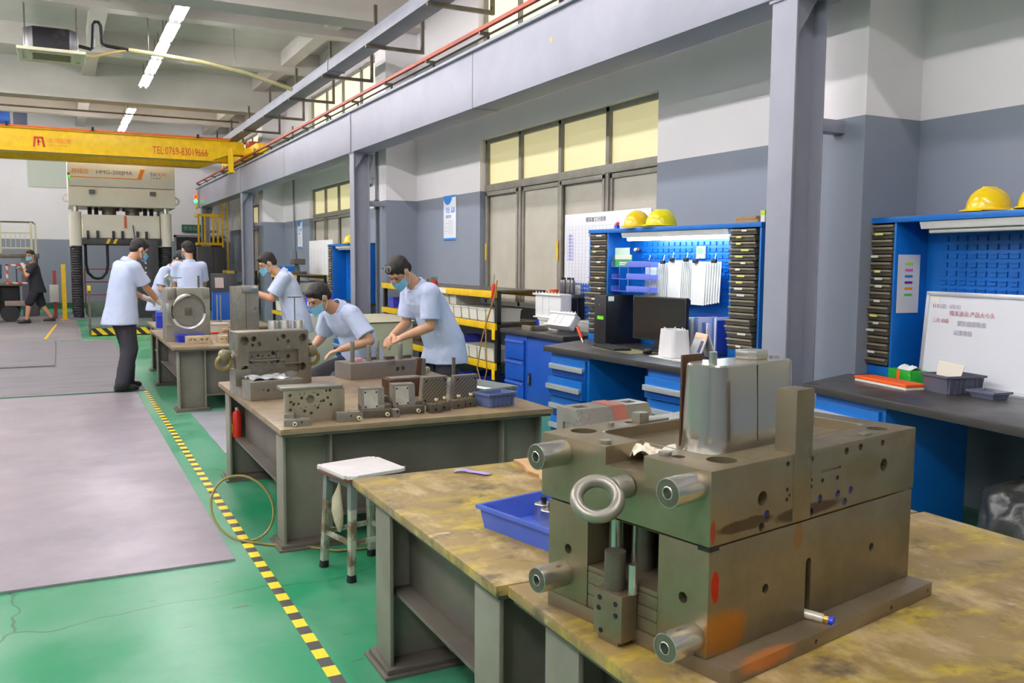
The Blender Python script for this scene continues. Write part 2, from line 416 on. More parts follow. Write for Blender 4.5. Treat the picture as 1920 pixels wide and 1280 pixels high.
lg.prism([(-.40,3.9),(-.36,3.9),(-.34,4.12),(-.38,4.12)],-.004,-.001,'y').prism([(-.36,4.08),(-.22,4.08),(-.22,4.12),(-.36,4.12)],-.004,-.001,'y').prism([(-.24,4.12),(-.20,4.12),(-.16,3.9),(-.21,3.9)],-.004,-.001,'y').prism([(-.31,3.93),(-.28,3.93),(-.28,4.08),(-.31,4.08)],-.004,-.001,'y').prism([(-.31,4.0),(-.25,4.0),(-.25,4.03),(-.31,4.03)],-.004,-.001,'y').build('emblem',redt,cg)
text('lettering','合域起重',.115,mat('orange_lettering',(222,110,40),.5),cg,(-.11,-.003,4.01),(PI/2,0,0))
text('lettering','HEYU CRANE',.05,mat('orange_lettering',(222,110,40),.5),cg,(-.11,-.003,3.93),(PI/2,0,0),sx=1.2)
hz=thing('crane_hoist','blue and grey hoist motor riding on top of the yellow crane girders','hoist',(-.8,22.9,4.345))
MB().cyl((-.9,0,.22),(-.05,0,.22),.17,n=24).box(-.7,-.2,-.12,.12,0,.06).build('motor',mat('hoist_blue',(60,110,200),.4),hz)
MB().box(.02,.3,-.2,.2,0.0,.36).build('gearbox',mat('slate_paint',(74,82,104),.5),hz,.02)
MB().box(-1.1,.4,-.55,1.1,0.0,.02).build('trolley_frame',steel_d,hz)
# ---------------- cable tray under the ceiling ----------------
tr=thing('cable_trunking','long grey cable trunking hung along the right wall on red brown brackets','trunking',(3.95,0,4.42))
MB().box(-.13,.13,-2.9,29.6,0,.16).build('duct',greyp,tr,.004)
for k in range(13):
    y=.6+k*2.25; 
    MB().box(-.14,.7,y,y+.05,-.045,0).build('bracket_arm',steel_d,tr)
    MB().box(.66,.7,y,y+.05,0,.5).build('bracket_post',steel_d,tr)
    MB().box(-.02,.02,y,y+.04,.16,.53).build('hanger_strap',steel_d,tr)
for y in (7.2,13.8): MB().box(-.14,.14,y,y+.06,-.01,.17).build('joint_band',greyp,tr)
# ---------------- ceiling cassette unit ----------------
ac=thing('air_conditioner','dark ceiling cassette air conditioner with a cream grille, hung on thin rods','air conditioner',(0.02,15.9,4.62),0)
cream=mat('cream_plastic',(226,220,190),.45)
MB().prism([(-.38,-.22),(-.25,-.4),(.25,-.4),(.38,-.22),(.38,.22),(.25,.4),(-.25,.4),(-.38,.22)],.05,.37).build('body',mat('dark_foil_casing',(30,28,32),.45,.1,(90,86,100),3,.5,thr=(.6,.68)),ac,.01)
a=MB().box(-.47,.47,-.47,.47,0,.05).build('panel',cream,ac,.012)
cut(a,MB().box(-.27,.27,-.27,.27,-.02,.03).box(-.3,.3,-.4,-.34,-.02,.02).box(-.3,.3,.34,.4,-.02,.02).box(-.4,-.34,-.3,.3,-.02,.02).box(.34,.4,-.3,.3,-.02,.02))
g=MB()
for k in range(9): g.box(-.26,.26,-.25+k*.06,-.225+k*.06,.002,.02)
g.build('grille',mat('grille_grey',(150,140,110),.5),ac)['kind']='stuff'
for x,y in ((-.36,-.3),(.36,-.3),(-.36,.3),(.36,.3)): MB().cyl((x,y,.1),(x,y,1.12),.006,n=6).build('hanging_rod',steel_d,ac)
MB().tube([(.37,-.1,.2),(.55,-.1,.17),(.58,-.1,.2),(.6,-.1,.55),(.63,-.1,.6),(.67,-.1,.6),(.7,-.1,.55),(.72,-.1,.28),(.78,-.1,.25),(1.1,-.1,.22)],.028).build('insulated_pipe',black,ac)
MB().tube([(.37,-.1,.06),(.6,-.1,.06),(.85,-.1,.15),(1.1,-.1,.22)],.022).build('drain_pipe',mat('tan_hose',(186,160,96),.5),ac)
MB().tube([(1.1,-.1,.22),(1.6,-.1,.19),(2.2,-.1,.15),(2.9,-.1,.05),(3.3,-.1,-.05),(3.72,-.1,-.16)],.035,n=10).build('sheathed_pipe',mat('yellowed_sheath',(186,176,130),.5,0,(150,140,96),12,.5),ac)
for x in (1.4,2.75): MB().cyl((x,-.1,.2),(x,-.1,.8),.005,n=6).build('pipe_hanger',steel_d,ac)
fl=thing('sprinkler_pipe','thin brown pipe running across the hall below the far ceiling beam','pipe',(0,22.4,4.8))
MB().cyl((-8.9,0,0),(4.0,0,0),.02,n=8).build('pipe_run',steel_d,fl)
# ---------------- big spotting press at the far end ----------------
ivory=mat('press_ivory',(232,226,212),.4,0,(218,210,194),3,.5)
pf=thing('hydraulic_press','tall ivory four column hydraulic press with HMG-200JMA on its crown','press',(0,24.5,0))
MB().box(.27,2.74,0,2.0,2.8,3.27).build('crown_lower',ivory,pf,.015)
MB().box(.27,2.74,0,2.0,3.285,4.15).build('crown_upper',mat('press_white',(244,240,238),.4),pf,.015)
MB().box(.3,2.71,.02,1.98,3.26,3.29).build('crown_joint',steel_d,pf)
sl=MB().box(.58,2.36,.1,1.9,2.02,2.60).build('slide',ivory,pf,.02)
c_=MB()
for x0,x1 in ((.6,.74),(.84,.96),(1.05,1.4),(1.5,1.62),(1.75,2.02),(2.12,2.3)): c_.box(x0,x1,.0,.11,2.04,2.3)
cut(sl,c_)
for x0,x1 in ((.6,.74),(.84,.96),(1.05,1.4),(1.5,1.62),(1.75,2.02),(2.12,2.3)): MB().box(x0,x1,.108,.118,2.04,2.3).build('slide_rib',ivory,pf)
MB().box(.56,2.38,.05,1.95,1.86,2.02).build('slide_plate',mat('press_charcoal',(52,48,48),.5),pf,.006)
for x in (.68,.9,1.26,1.47,1.82,2.03): MB().box(x-.03,x+.03,.02,.1,1.98,2.2).build('clamp_block',black,pf,.006)
for x,s in ((1.08,1),(1.75,1)):
    m=MB(); 
    for k in range(2): m.prism([(x+k*.16,1.88),(x+.07+k*.16,1.88),(x+.12+k*.16,2.0),(x+.05+k*.16,2.0)],.04,.049,'y')
    m.build('hazard_mark',yel,pf)
for x,y in ((.415,.15),(2.515,.15),(.415,1.85),(2.515,1.85)):
    MB().cyl((x,y,2.62),(x,y,2.8),.07).build('column_rod',bright,pf)
    MB().cyl((x,y,1.82),(x,y,2.66),.135,n=28).build('column_sleeve',ivory,pf)
    b=MB(); pr_=[]
    for k in range(61): pr_.append((.13 if k%2 else .115,.0+k*1.82/60))
    b.lathe(pr_,(x,y,0)); b.build('bellows',mat('bellows_black',(46,44,48),.6),pf)
for x in (1.2,1.75):
    MB().cyl((x,.6,2.6),(x,.6,2.8),.17).build('ram_cylinder',steel_d,pf); MB().cyl((x,.6,2.72),(x,.6,2.8),.24).build('cylinder_flange',steel_d,pf)
for x in (.75,.9,2.05,2.2): MB().cyl((x,.5,2.58),(x,.5,2.8),.05).build('guide_pin',dark,pf)
for x in (.8,2.2):
    MB().box(x-.07,x+.07,-.12,-.02,3.1,3.2).build('floodlight',mat('lamp_body_grey',(110,112,104),.5),pf,.006)
MB().box(1.52,1.58,.08,.1,2.28,2.58).build('level_scale',mat('scale_orange',(200,96,40),.5),pf)
MB().tube([(1.72,.07,2.35),(1.74,.05,2.1),(1.79,.05,1.95)],.012).build('air_hose',mat('hose_blue_grey',(60,80,100),.5),pf)
for s,x in ((-1,.24),(1,2.77)): MB().torus((x,.3,3.0),(0,1,0),.09,.02).build('lifting_eye',ivory,pf)
MB().tube([(.62,.3,1.86),(.62,.3,1.35),(.66,.3,1.15),(.78,.3,1.02),(.88,.3,1.0),(.98,.3,1.02),(1.08,.3,1.15),(1.12,.3,1.35),(1.12,.3,1.86)],.035).build('cable_chain',black,pf)
MB().box(.2,2.75,-.1,2.1,0,.03).build('base_plate',greyp,pf)
MB().box(.62,2.3,.2,1.9,.0,.36).build('bolster',mat('bolster_green',(44,84,64),.5,0,(90,96,90),4,.6),pf,.02)
org=mat('graphic_orange',(240,140,40),.5)
MB().prism([(.33,3.515),(1.85,3.515),(1.93,3.75),(2.03,3.75),(1.94,3.495),(.33,3.495)],-.004,-.0005,'y').build('graphic_stripe',org,pf)
text('lettering','精模匠',.13,org,pf,(.36,-.002,3.6),(PI/2,0,0))
text('lettering','HMG-200JMA',.13,mat('graphic_grey',(110,108,130),.5),pf,(.9,-.002,3.6),(PI/2,0,0),sx=1.12)
text('lettering','SX',.13,mat('graphic_blue',(50,110,200),.5),pf,(2.15,-.002,3.6),(PI/2,0,0),sx=1.1)
text('lettering','KH',.13,org,pf,(2.33,-.002,3.6),(PI/2,0,0),sx=1.1)
text('lettering','三 新 精 密',.05,mat('graphic_blue',(50,110,200),.5),pf,(2.16,-.002,3.53),(PI/2,0,0))
tl=MB().cyl((.29,-.06,3.25),(.29,-.06,3.48),.02,n=10).build('signal_stalk',cream,pf)
MB().cyl((.29,-.06,3.48),(.29,-.06,3.53),.03,n=12).build('signal_green',emis('sg',(40,220,60),1.5),pf)
MB().cyl((.29,-.06,3.54),(.29,-.06,3.59),.03,n=12).build('signal_red',mat('sr',(200,30,30),.4),pf)
# hazard-striped pit step in front of the press
hs=bpy.data.materials.new('hazard_stripes'); hs.use_nodes=True; N=hs.node_tree.nodes; L=hs.node_tree.links
tc=N.new('ShaderNodeTexCoord'); sx=N.new('ShaderNodeSeparateXYZ'); L.new(tc.outputs['Object'],sx.inputs[0])
a=N.new('ShaderNodeMath'); a.operation='ADD'; L.new(sx.outputs[0],a.inputs[0]); L.new(sx.outputs[2],a.inputs[1])
q=N.new('ShaderNodeMath'); q.operation='MULTIPLY'; q.inputs[1].default_value=5; L.new(a.outputs[0],q.inputs[0])
fr=N.new('ShaderNodeMath'); fr.operation='FRACT'; L.new(q.outputs[0],fr.inputs[0]); gt=N.new('ShaderNodeMath'); gt.operation='GREATER_THAN'; gt.inputs[1].default_value=.5; L.new(fr.outputs[0],gt.inputs[0])
mx=N.new('ShaderNodeMix'); mx.data_type='RGBA'; mx.inputs[6].default_value=lin((236,190,10))+(1,); mx.inputs[7].default_value=lin((28,28,26))+(1,); L.new(gt.outputs[0],mx.inputs[0]); L.new(mx.outputs[2],N['Principled BSDF'].inputs['Base Color'])
sp=thing('press_step','low step with yellow and black hazard stripes in front of the tall press','step',(.95,19.0,0))
MB().box(-.42,.95,0,2.2,0.02,.2).build('step_deck',mat('deck_grey_green',(92,104,98),.5,0,(60,80,70),3,.6),sp,.006)
MB().box(-.42,.95,-.012,0,0.02,.15).build('hazard_strip',hs,sp)
MB().box(-.46,-.42,0,.05,0,.95).build('corner_post',steel_d,sp)
MB().box(-.47,-.41,-.01,.06,.88,.98).build('post_cap',yel,sp,.005)
rl=thing('red_guard_rail','thin red guard rail of three bars behind the press columns','rail',(.62,27.0,0))
for z in (.5,.85,1.2): MB().box(0,2.1,-.015,.015,z,z+.03).build('bar',mat('rail_red',(168,60,60),.5),rl)
for x in (0,1.05,2.07): MB().box(x,x+.03,-.015,.015,0,1.23).build('post',mat('rail_red',(168,60,60),.5),rl)
bo=thing('yellow_bollard','slim yellow post beside the left column of the press','post',(.1,24.25,0))
MB().box(-.05,.05,-.05,.05,.02,1.36).build('post',yel,bo,.006); MB().box(-.1,.1,-.1,.1,0,.02).build('foot_plate',yel,bo)
eb=thing('socket_box','small white box on a red brown post beside the yellow post near the press','box',(-.02,24.9,0))
MB().box(-.12,-.04,-.04,.04,0,1.2).build('post',mat('rail_red',(168,60,60),.5),eb); MB().box(-.2,.0,-.08,-.04,.42,.85).build('box',white,eb,.008)
cc=thing('control_cabinet','tall dark control cabinet with a column of small lights beside the press','cabinet',(1.72,22.6,0))
MB().box(-.05,.4,0,.5,0,1.95).build('body',mat('cabinet_charcoal',(44,42,46),.5),cc,.01)
for k in range(7): MB().box(.1,.13,-.01,0,.95+k*.11,.98+k*.11).build('indicator',white,cc)
# ---------------- yellow caged platform by the far end ----------------
cl=thing('caged_ladder','yellow caged ladder beside the far end of the crane runway','ladder',(3.74,28.0,0))
for z in (1.93,2.78): 
    MB().box(0,.72,-.03,.03,z,z+.08).box(0,.05,0,.6,z,z+.08).box(.67,.72,0,.6,z,z+.08).build('hoop',yel,cl)
for x in (0,.18,.42,.55): MB().box(x,x+.05,-.035,.035,1.95,2.84).build('cage_bar',yel,cl)
for x in (.68,.82): MB().box(x,x+.04,-.1,-.05,.02,3.6).build('stile',yel,cl)
for k in range(11): MB().cyl((.68,-.075,.3+k*.3),(.85,-.075,.3+k*.3),.015,n=6).build('rung',yel,cl)
pn=thing('grey_locker','dark grey tall metal locker beneath the yellow cage','locker',(3.64,27.3,0))
MB().box(0,.42,0,.35,0,1.88).build('body',mat('locker_grey',(92,90,96),.5),pn,.006); MB().box(.43,.78,0,.35,0,1.86).build('body',mat('locker_dark',(66,64,68),.5),pn,.006)
# ---------------- floor coverings and tape ----------------
pl=MB().box(-3.2,.735,4.47,10.72,0,.012).build('steel_floor_plate',mat('floor_plate_steel',(172,162,170),.42,.25,(138,130,136),.9,.7,.02,8,rvar=.08),None,.002)
tag(pl,'large pale steel plate lying on the green floor, foreground left','floor plate')
mt=mat('rubber_mat_grey',(126,121,126),.6,0,(98,93,98),1.2,.7,.08,50,stretch=(1,6,1))
a=MB().box(-3.2,.84,10.86,17.85,0,.012).build('floor_mat',mt,None,.002); tag(a,'dark grey floor mat under the standing worker at left, beyond the pale plate','mat')
a=MB().box(-3.2,-.09,13.7,18.0,.0125,.032).build('floor_mat',mt,None,.002); tag(a,'smaller grey mat lying raised on top of the dark mat, left edge','mat')
a=MB().box(-3.2,.35,18.1,26.5,0,.008).build('floor_mat',mat('mat_light',(132,126,128),.6,0,(104,98,100),1.0,.6,.05,40),None); tag(a,'lighter grey matting between the walking worker and the press step','mat')
a=MB().box(1.1,2.2,7.0,9.02,0,.01).build('floor_mat',mat('mat_pale',(150,150,156),.5,0,(120,120,126),2,.5),None,.002); tag(a,'pale grey mat on the floor between the middle bench and the bench behind','mat')
a=MB()
a.box(.815,.865,-1.5,10.8,.0005,.002)
tp=bpy.data.materials.new('hazard_tape'); tp.use_nodes=True; N=tp.node_tree.nodes; L=tp.node_tree.links
tc=N.new('ShaderNodeTexCoord'); sx=N.new('ShaderNodeSeparateXYZ'); L.new(tc.outputs['Object'],sx.inputs[0])
q=N.new('ShaderNodeMath'); q.operation='MULTIPLY'; q.inputs[1].default_value=1/.16; L.new(sx.outputs[1],q.inputs[0])
fr=N.new('ShaderNodeMath'); fr.operation='FRACT'; L.new(q.outputs[0],fr.inputs[0]); gt=N.new('ShaderNodeMath'); gt.operation='GREATER_THAN'; gt.inputs[1].default_value=.52; L.new(fr.outputs[0],gt.inputs[0])
mx=N.new('ShaderNodeMix'); mx.data_type='RGBA'; mx.inputs[6].default_value=lin((240,214,30))+(1,); mx.inputs[7].default_value=lin((62,58,56))+(1,); L.new(gt.outputs[0],mx.inputs[0]); L.new(mx.outputs[2],N['Principled BSDF'].inputs['Base Color']); N['Principled BSDF'].inputs['Roughness'].default_value=.4
tag(a.build('hazard_tape',tp,None),'yellow and black hazard tape line along the green floor beside the benches','tape')
a=MB().tube([(.66,17.9,.004),(.64,17.0,.004),(.7,16.0,.004),(.82,15.2,.004),(.9,14.6,.004)],.03,4).build('floor_line',yel,None); a.scale=(1,1,.12); tag(a,'curved yellow floor line near the hazard striped step','floor line')
a=MB().box(-1.1,-1.05,18.5,22.6,.0085,.0105).build('floor_line',yel,None,rz=-2.5); tag(a,'straight yellow floor line left of the walking worker','floor line')
# ---------------- material layers for stained metal and tops ----------------
def layer(m,rgb,scale=3,thr=(.5,.6),amt=.8,seed=0,blob=None,rough=None,stretch=None):
    """blend another colour over m: noise patches, or (blob) one ragged patch at a place on the object"""
    N=m.node_tree.nodes; L=m.node_tree.links; b=N['Principled BSDF']; bc=b.inputs['Base Color']
    tc=N.new('ShaderNodeTexCoord'); mp=N.new('ShaderNodeMapping'); mp.inputs['Location'].default_value=(seed*3.1,seed*1.7,seed)
    if stretch: mp.inputs['Scale'].default_value=stretch
    L.new(tc.outputs['Object'],mp.inputs[0])
    nz=N.new('ShaderNodeTexNoise'); nz.inputs['Scale'].default_value=scale; nz.inputs['Detail'].default_value=7; nz.inputs['Roughness'].default_value=.65; L.new(mp.outputs[0],nz.inputs['Vector'])
    v=nz.outputs[0]
    if blob:
        c,r=blob
        sb=N.new('ShaderNodeVectorMath'); sb.operation='SUBTRACT'; sb.inputs[1].default_value=c; L.new(tc.outputs['Object'],sb.inputs[0])
        dv=N.new('ShaderNodeVectorMath'); dv.operation='DIVIDE'; dv.inputs[1].default_value=r; L.new(sb.outputs[0],dv.inputs[0])
        ln=N.new('ShaderNodeVectorMath'); ln.operation='LENGTH'; L.new(dv.outputs[0],ln.inputs[0])
        ad=N.new('ShaderNodeMath'); ad.operation='SUBTRACT'; L.new(nz.outputs[0],ad.inputs[0]); L.new(ln.outputs['Value'],ad.inputs[1])
        v=ad.outputs[0]
    mr=N.new('ShaderNodeMapRange'); mr.inputs[1].default_value=thr[0]; mr.inputs[2].default_value=thr[1]; mr.inputs[4].default_value=amt; L.new(v,mr.inputs[0])
    mx=N.new('ShaderNodeMix'); mx.data_type='RGBA'; mx.inputs[7].default_value=lin(rgb)+(1,)
    if bc.is_linked: L.new(bc.links[0].from_socket,mx.inputs[6])
    else: mx.inputs[6].default_value=tuple(bc.default_value)
    L.new(mr.outputs[0],mx.inputs[0]); L.new(mx.outputs[2],bc)
    return m
def rrect(x0,x1,y0,y1,r,n=6):
    P=[]
    for cx,cy,a0 in ((x1-r,y1-r,0),(x0+r,y1-r,90),(x0+r,y0+r,180),(x1-r,y0+r,270)):
        for k in range(-1,n+2):
            kk=min(max(k,0),n); a=R(a0+90*kk/n); e=(.002 if k==-1 else -.002 if k==n+1 else 0)
            P.append((cx+r*math.cos(a)+e*math.sin(a),cy+r*math.sin(a)-e*math.cos(a)))
    return P
# ---------------- heavy steel work benches ----------------
legm=mat('bench_leg_paint',(138,134,122),.5,.1,(104,98,84),3,.6,.04,30)
legd=mat('bench_frame_steel',(104,98,88),.5,.1,(78,70,60),3,.6,.04,30)
topA=mat('oiled_bench_top',(158,134,82),.45,.1,(122,100,56),3.2,.7,.05,30,rvar=.1)
layer(topA,(206,180,40),5,(.50,.66),.62,2,stretch=(1,1.8,1)); layer(topA,(204,180,138),4.2,(.52,.68),.75,5,stretch=(1.8,.9,1)); layer(topA,(74,64,50),6,(.56,.67),.8,9); layer(topA,(226,210,178),12,(.62,.72),.6,14)
topB=mat('brown_bench_top',(150,131,104),.42,.15,(118,98,72),2.4,.7,.05,30,rvar=.1); layer(topB,(172,146,100),2.5,(.5,.68),.6,4); layer(topB,(92,76,58),5,(.56,.68),.6,8)
def bench(name,label,x0,x1,y0,y1,T,top,xl=.03,legs=None,rz=0):
    t=thing(name,label,'bench',(x0,y0,0),rz)
    W_,D=x1-x0,y1-y0
    MB().box(0,W_,0,D,T-.03,T).build('tabletop',top,t,.004)
    MB().box(.012,W_-.012,.012,D-.012,T-.045,T-.0305).build('sub_top',legd,t,.002)
    zt=T-.045
    for lx in (xl,W_-xl-.26):
        for ly in (legs or (.09,D-.26)):
            m=MB().box(lx,lx+.014,ly,ly+.16,.03,zt).box(lx+.246,lx+.26,ly,ly+.16,.03,zt).box(lx+.014,lx+.246,ly+.07,ly+.085,.03,zt)
            lg=m.build('leg',legm,t,.002)
            MB().box(lx-.02,lx+.28,ly-.03,ly+.19,.012,.03).box(lx-.035,lx+.30,ly-.045,ly+.205,0,.012).build('foot_plate',legd,lg,.002)
    for lx in (xl+.1,W_-xl-.16):
        MB().box(lx,lx+.012,.25,D-.27,.3,zt).box(lx-.07,lx+.085,.25,D-.27,.285,.3).build('side_beam',legd,t,.002)
    for ly in ((legs or (.09,))[0]+.05,D-.2):
        MB().box(xl+.26,W_-xl-.26,ly,ly+.012,.16,zt).box(xl+.26,W_-xl-.26,ly-.06,ly+.012,.145,.16).build('cross_panel',legd,t,.002)
    return t
bench('steel_workbench','low steel bench under the big mould, rear half with the oily yellow brown top',.995,2.62,2.03,3.315,.65,topA,legs=(.04,.93))
bench('steel_workbench','front half of the oily topped steel bench, nearest the viewer',1.025,2.64,.35,2.022,.65,topA,legs=(.2,1.36))
bench('steel_workbench','middle steel bench crowded with machined plates and small blocks',.965,2.545,4.44,6.40,.65,topB)
bench('steel_workbench','third steel bench back, carrying the plate with the oval cavity',.955,2.14,9.10,11.5,.65,topB,xl=.06)
bench('steel_workbench','farthest steel bench, beyond the worker seen from behind',1.05,2.5,11.6,13.0,.65,topB)
# ---------------- the big mould in the foreground ----------------
MO=thing('injection_mould','big two part steel mould with a tall polished core, guide bushes and an eye bolt','mould',(1.161,1.382,.65),11.3)
mlow=mat('mould_lower_steel',(146,134,108),.4,.72,(112,98,68),4,.6,.05,50,rvar=.1)
layer(mlow,(186,126,48),16,(-.32,-.02),.9,1,((.05,0,.075),(.1,.03,.085))); layer(mlow,(196,44,24),14,(-.25,-.15),.95,2,((.022,-.001,.185),(.02,.02,.055)))
layer(mlow,(150,104,44),10,(-.2,0),.7,3,((.31,0,.24),(.03,.02,.05)))
mup=mat('mould_upper_steel',(150,138,114),.38,.72,(116,100,70),4,.55,.05,50,rvar=.1)
layer(mup,(74,50,40),8,(-.3,-.05),.85,1,((.36,0,.292),(.2,.03,.022))); layer(mup,(74,56,44),8,(-.3,-.1),.8,4,((.12,0,.3),(.16,.03,.018)))
layer(mup,(176,60,36),10,(-.25,-.05),.8,3,((.01,-.002,.3),(.012,.02,.04))); layer(mup,(128,112,40),6,(-.3,.1),.5,6,((.58,0,.36),(.16,.05,.05)))
mbase=mat('mould_base_steel',(146,132,112),.4,.6,(116,98,72),5,.6,.05,50); layer(mbase,(206,126,60),8,(-.4,0),.8,2,((.12,-.06,.03),(.12,.03,.03)))
def holeY(c,u,z,r,d=.03): c.cyl((u,-.2,z),(u,d,z),r,n=20)
def holeX(c,v,z,r,d=.03): c.cyl((-.2,v,z),(d,v,z),r,n=20)
def holeZ(c,u,v,z,r,d=.05): c.cyl((u,v,z-d),(u,v,z+.3),r,n=28)
o=MB().box(-.002,.822,-.062,.5,0,.035).build('clamp_plate',mbase,MO,.002)
c=MB(); holeY(c,.30,.016,.006,-.045); holeY(c,.62,.016,.006,-.045); holeY(c,.80,.018,.004,-.045); cut(o,c)
o=MB().box(0,.815,0,.5,.0355,.268).build('lower_block',mlow,MO,.002)
c=MB().box(-.1,.3,.137,.36,.134,.2675).box(-.1,.02,.137,.36,.036,.134).box(.345,.366,-.1,.03,.036,.168)
o=cut(o,c); c=MB(); c.cyl((.3555,-.2,.168),(.3555,.03,.168),.0105,n=16); holeY(c,.194,.143,.011); holeY(c,.627,.15,.011); holeX(c,.428,.158,.012); holeX(c,.067,.148,.012)
cut(o,c)
for z0,z1 in ((.0365,.066),(.0675,.094),(.0955,.122),(.1235,.136)): MB().box(.001,.29,.139,.358,z0,z1).build('ejector_plate',mold,MO,.0012)
for u,v,r in ((.06,.325,.017),(.1,.30,.01),(.07,.178,.017),(.13,.21,.02),(.05,.155,.008),(.09,.26,.02)): MB().cyl((u,v,.136),(u,v,.2675),r,n=24).build('support_pillar',bright if r!=.02 else steel_d,MO)
MB().box(-.05,-.001,.196,.285,.012,.118).build('lock_block',mold,MO,.003)
MB().box(-.045,-.001,.21,.275,-.0,.012).build('lock_foot',mold,MO,.002)
MB().cyl((-.02,.248,.118),(-.02,.248,.205),.024,n=24).build('stop_bar',steel_d,MO)
MB().cyl((-.012,.2,.118),(-.012,.2,.185),.011,n=16).build('dowel_pin',bright,MO)
for v,z in ((.265,.1),(.215,.098),(.268,.075),(.214,.072),(.26,.025)): MB().cyl((-.0515,v,z),(-.049,v,z),.006,n=12).build('bolt_head',dark,MO)
UB=MB().box(0,.822,0,.53,.2715,.430).build('upper_block',mup,MO,.0025)
c=MB(); c.prism(rrect(.115,.745,.095,.445,.035),.404,.6)
UB=cut(UB,c); c=MB(); c.box(-.1,.125,.186,.304,.388,.6); c.box(-.1,.825,-.1,-.0,.6,.61)
holeZ(c,.105,.058,.43,.033,.06); holeZ(c,.72,.05,.43,.026,.06); holeZ(c,.09,.475,.43,.033,.06); holeZ(c,.055,.135,.43,.015,.04); holeZ(c,.27,.49,.43,.014,.04)
UB=cut(UB,c); c=MB()
for u,z,r in ((.173,.347,.0165),(.669,.352,.0165),(.497,.409,.009),(.558,.411,.009),(.659,.409,.008),(.392,.311,.010),(.466,.310,.010),(.522,.311,.010),(.497,.286,.010),(.356,.285,.010),(.19,.309,.010),(.173,.284,.010),(.355,.409,.006),(.262,.41,.006),(.263,.352,.005),(.262,.33,.005),(.355,.345,.005),(.355,.36,.004),(.40,.352,.006),(.462,.350,.006),(.272,.338,.004)): holeY(c,u,z,r,.025)
c.box(.395,.475,-.1,.004,.371,.377)
cut(UB,c)
for u,z in ((.392,.311),(.466,.310),(.522,.311),(.497,.286),(.356,.285),(.19,.309)): MB().cyl((u,.004,z),(u,.012,z),.0085,n=14).build('coolant_plug',mat('plug_blue',(54,66,150),.4,.3),MO)
for u,v in ((0,0),(.822,0)):
    pass
MB().box(-.001,.03,-.001,.03,.262,.2717).build('corner_notch',dark,MO)
MB().rings([[(x,y,z) for x,y in rrect(.115+i,.745-i,.095+i,.445-i,.035)] for i,z in ((-.004,.4302),(-.004,.4312),(.0005,.4290),(.0005,.4280))],False,True).build('pocket_rim',bright,MO)
# tall polished core standing in the pocket
n=6; core=MB(); rs=[]
for z,i in ((.4042,-.006),(.418,-.001),(.44,.001),(.52,.004),(.612,.008),(.616,.012)):
    rs.append([(x,y,z) for x,y in rrect(.185+i,.515-i,.138+i,.268-i,.052-i,8)])
core.rings(rs); core.build('core',polish,MO,smooth=21)
MB().hexa([(.3395,.1375,.43),(.3405,.1375,.43),(.3405,.142,.43),(.3395,.142,.43),(.3395,.1445,.611),(.3405,.1445,.611),(.3405,.149,.611),(.3395,.149,.611)]).build('core_seam',dark,MO)
MB().cyl((.225,.185,.616),(.225,.185,.645),.0095,n=20).build('core_pin',bright,MO)
MB().prism([(.375,.20),(.39,.185),(.435,.185),(.45,.20),(.45,.235),(.435,.25),(.39,.25),(.375,.235)],.616,.637).build('core_insert',bright,MO,.003)
MB().cyl((.48,.2,.616),(.48,.2,.620),.014,n=20).build('core_washer',bright,MO)
MB().box(.235,.31,.285,.291,.4042,.628).build('rear_insert',mat('brown_steel',(92,66,48),.5,.6),MO,.001)
o=MB().box(.284,.352,-.0025,.052,.272,.572).build('slide_bar',mold,MO,.003)
for u,v,w_,d_,h in ((.27,.455,.035,.03,.028),(.60,.015,.035,.02,.006),(.74,.44,.03,.025,.02),(.30,.46,.09,.035,.004)): MB().box(u,u+w_,v,v+d_,.43,.43+h).build('stop_block',steel,MO,.0015)
for u,v,r in ((.028,.335,.014),(.045,.165,.015),(.2,.49,.008),(.62,.46,.012),(.70,.4,.006)): MB().cyl((u,v,.43),(u,v,.438),r,n=18).build('screw_head',steel,MO,.0015)
MB().cyl((.745,.0,.4295),(.745,.0,.4296),.001).build('witness_dot',dark,MO)
for v,z in ((.448,.392),(.441,.095),(.038,.392),(.036,.072)):
    o=MB().cyl((-.088,v,z),(0,v,z),.031,n=36).build('guide_bush',bright,MO,.002); c=MB().cyl((-.2,v,z),(-.055,v,z),.011,n=20); cut(o,c)
    MB().rings([[(-.0885,v+r_*math.cos(2*PI*j/32),z+r_*math.sin(2*PI*j/32)) for j in range(32)] for r_ in (.0112,.0285)],False).build('bush_face',steel_d,o); MB().torus((-.0885,v,z),(1,0,0),.0125,.0015,20,6).build('bush_ring',bright,o)
eb=MB().torus((-.083,.243,.336),(-.42,-.42,.66),.046,.015,40,14).build('eye_bolt_ring',steel,MO)
MB().cyl((-.045,.235,.352),(0,.232,.354),.026,n=28).build('eye_bolt_collar',steel,MO,.003)
vf=MB().cyl((.352,.02,.046),(.37,-.035,.042),.011,n=16).build('air_fitting',mat('clear_fitting',(206,200,182),.2,.2),MO)
MB().cyl((.37,-.035,.042),(.374,-.046,.0412),.0105,n=16).build('brass_nut',mat('brass',(190,150,70),.3,.9),vf)
MB().cyl((.374,-.046,.0412),(.377,-.056,.0405),.011,n=16).build('blue_collar',mat('push_blue',(40,70,210),.35),vf)
# scrap of masking tape lying in the slot
m=MB(); random.seed(3)
m.grid(lambda a,b:(.11*a,.07*b,.014*math.sin(9*a+4*b)*math.sin(6*b+1)+.016+.01*math.sin(17*a*b)),12,8)
o=m.build('masking_tape_scrap',mat('masking_tape',(232,222,200),.7),None,loc=(1.165,1.66,1.041),rz=-20); sd=o.modifiers.new('s','SOLIDIFY'); sd.thickness=.001; bake(o)
tag(o,'crumpled cream scrap of masking tape lying in the slot of the big mould','tape scrap')
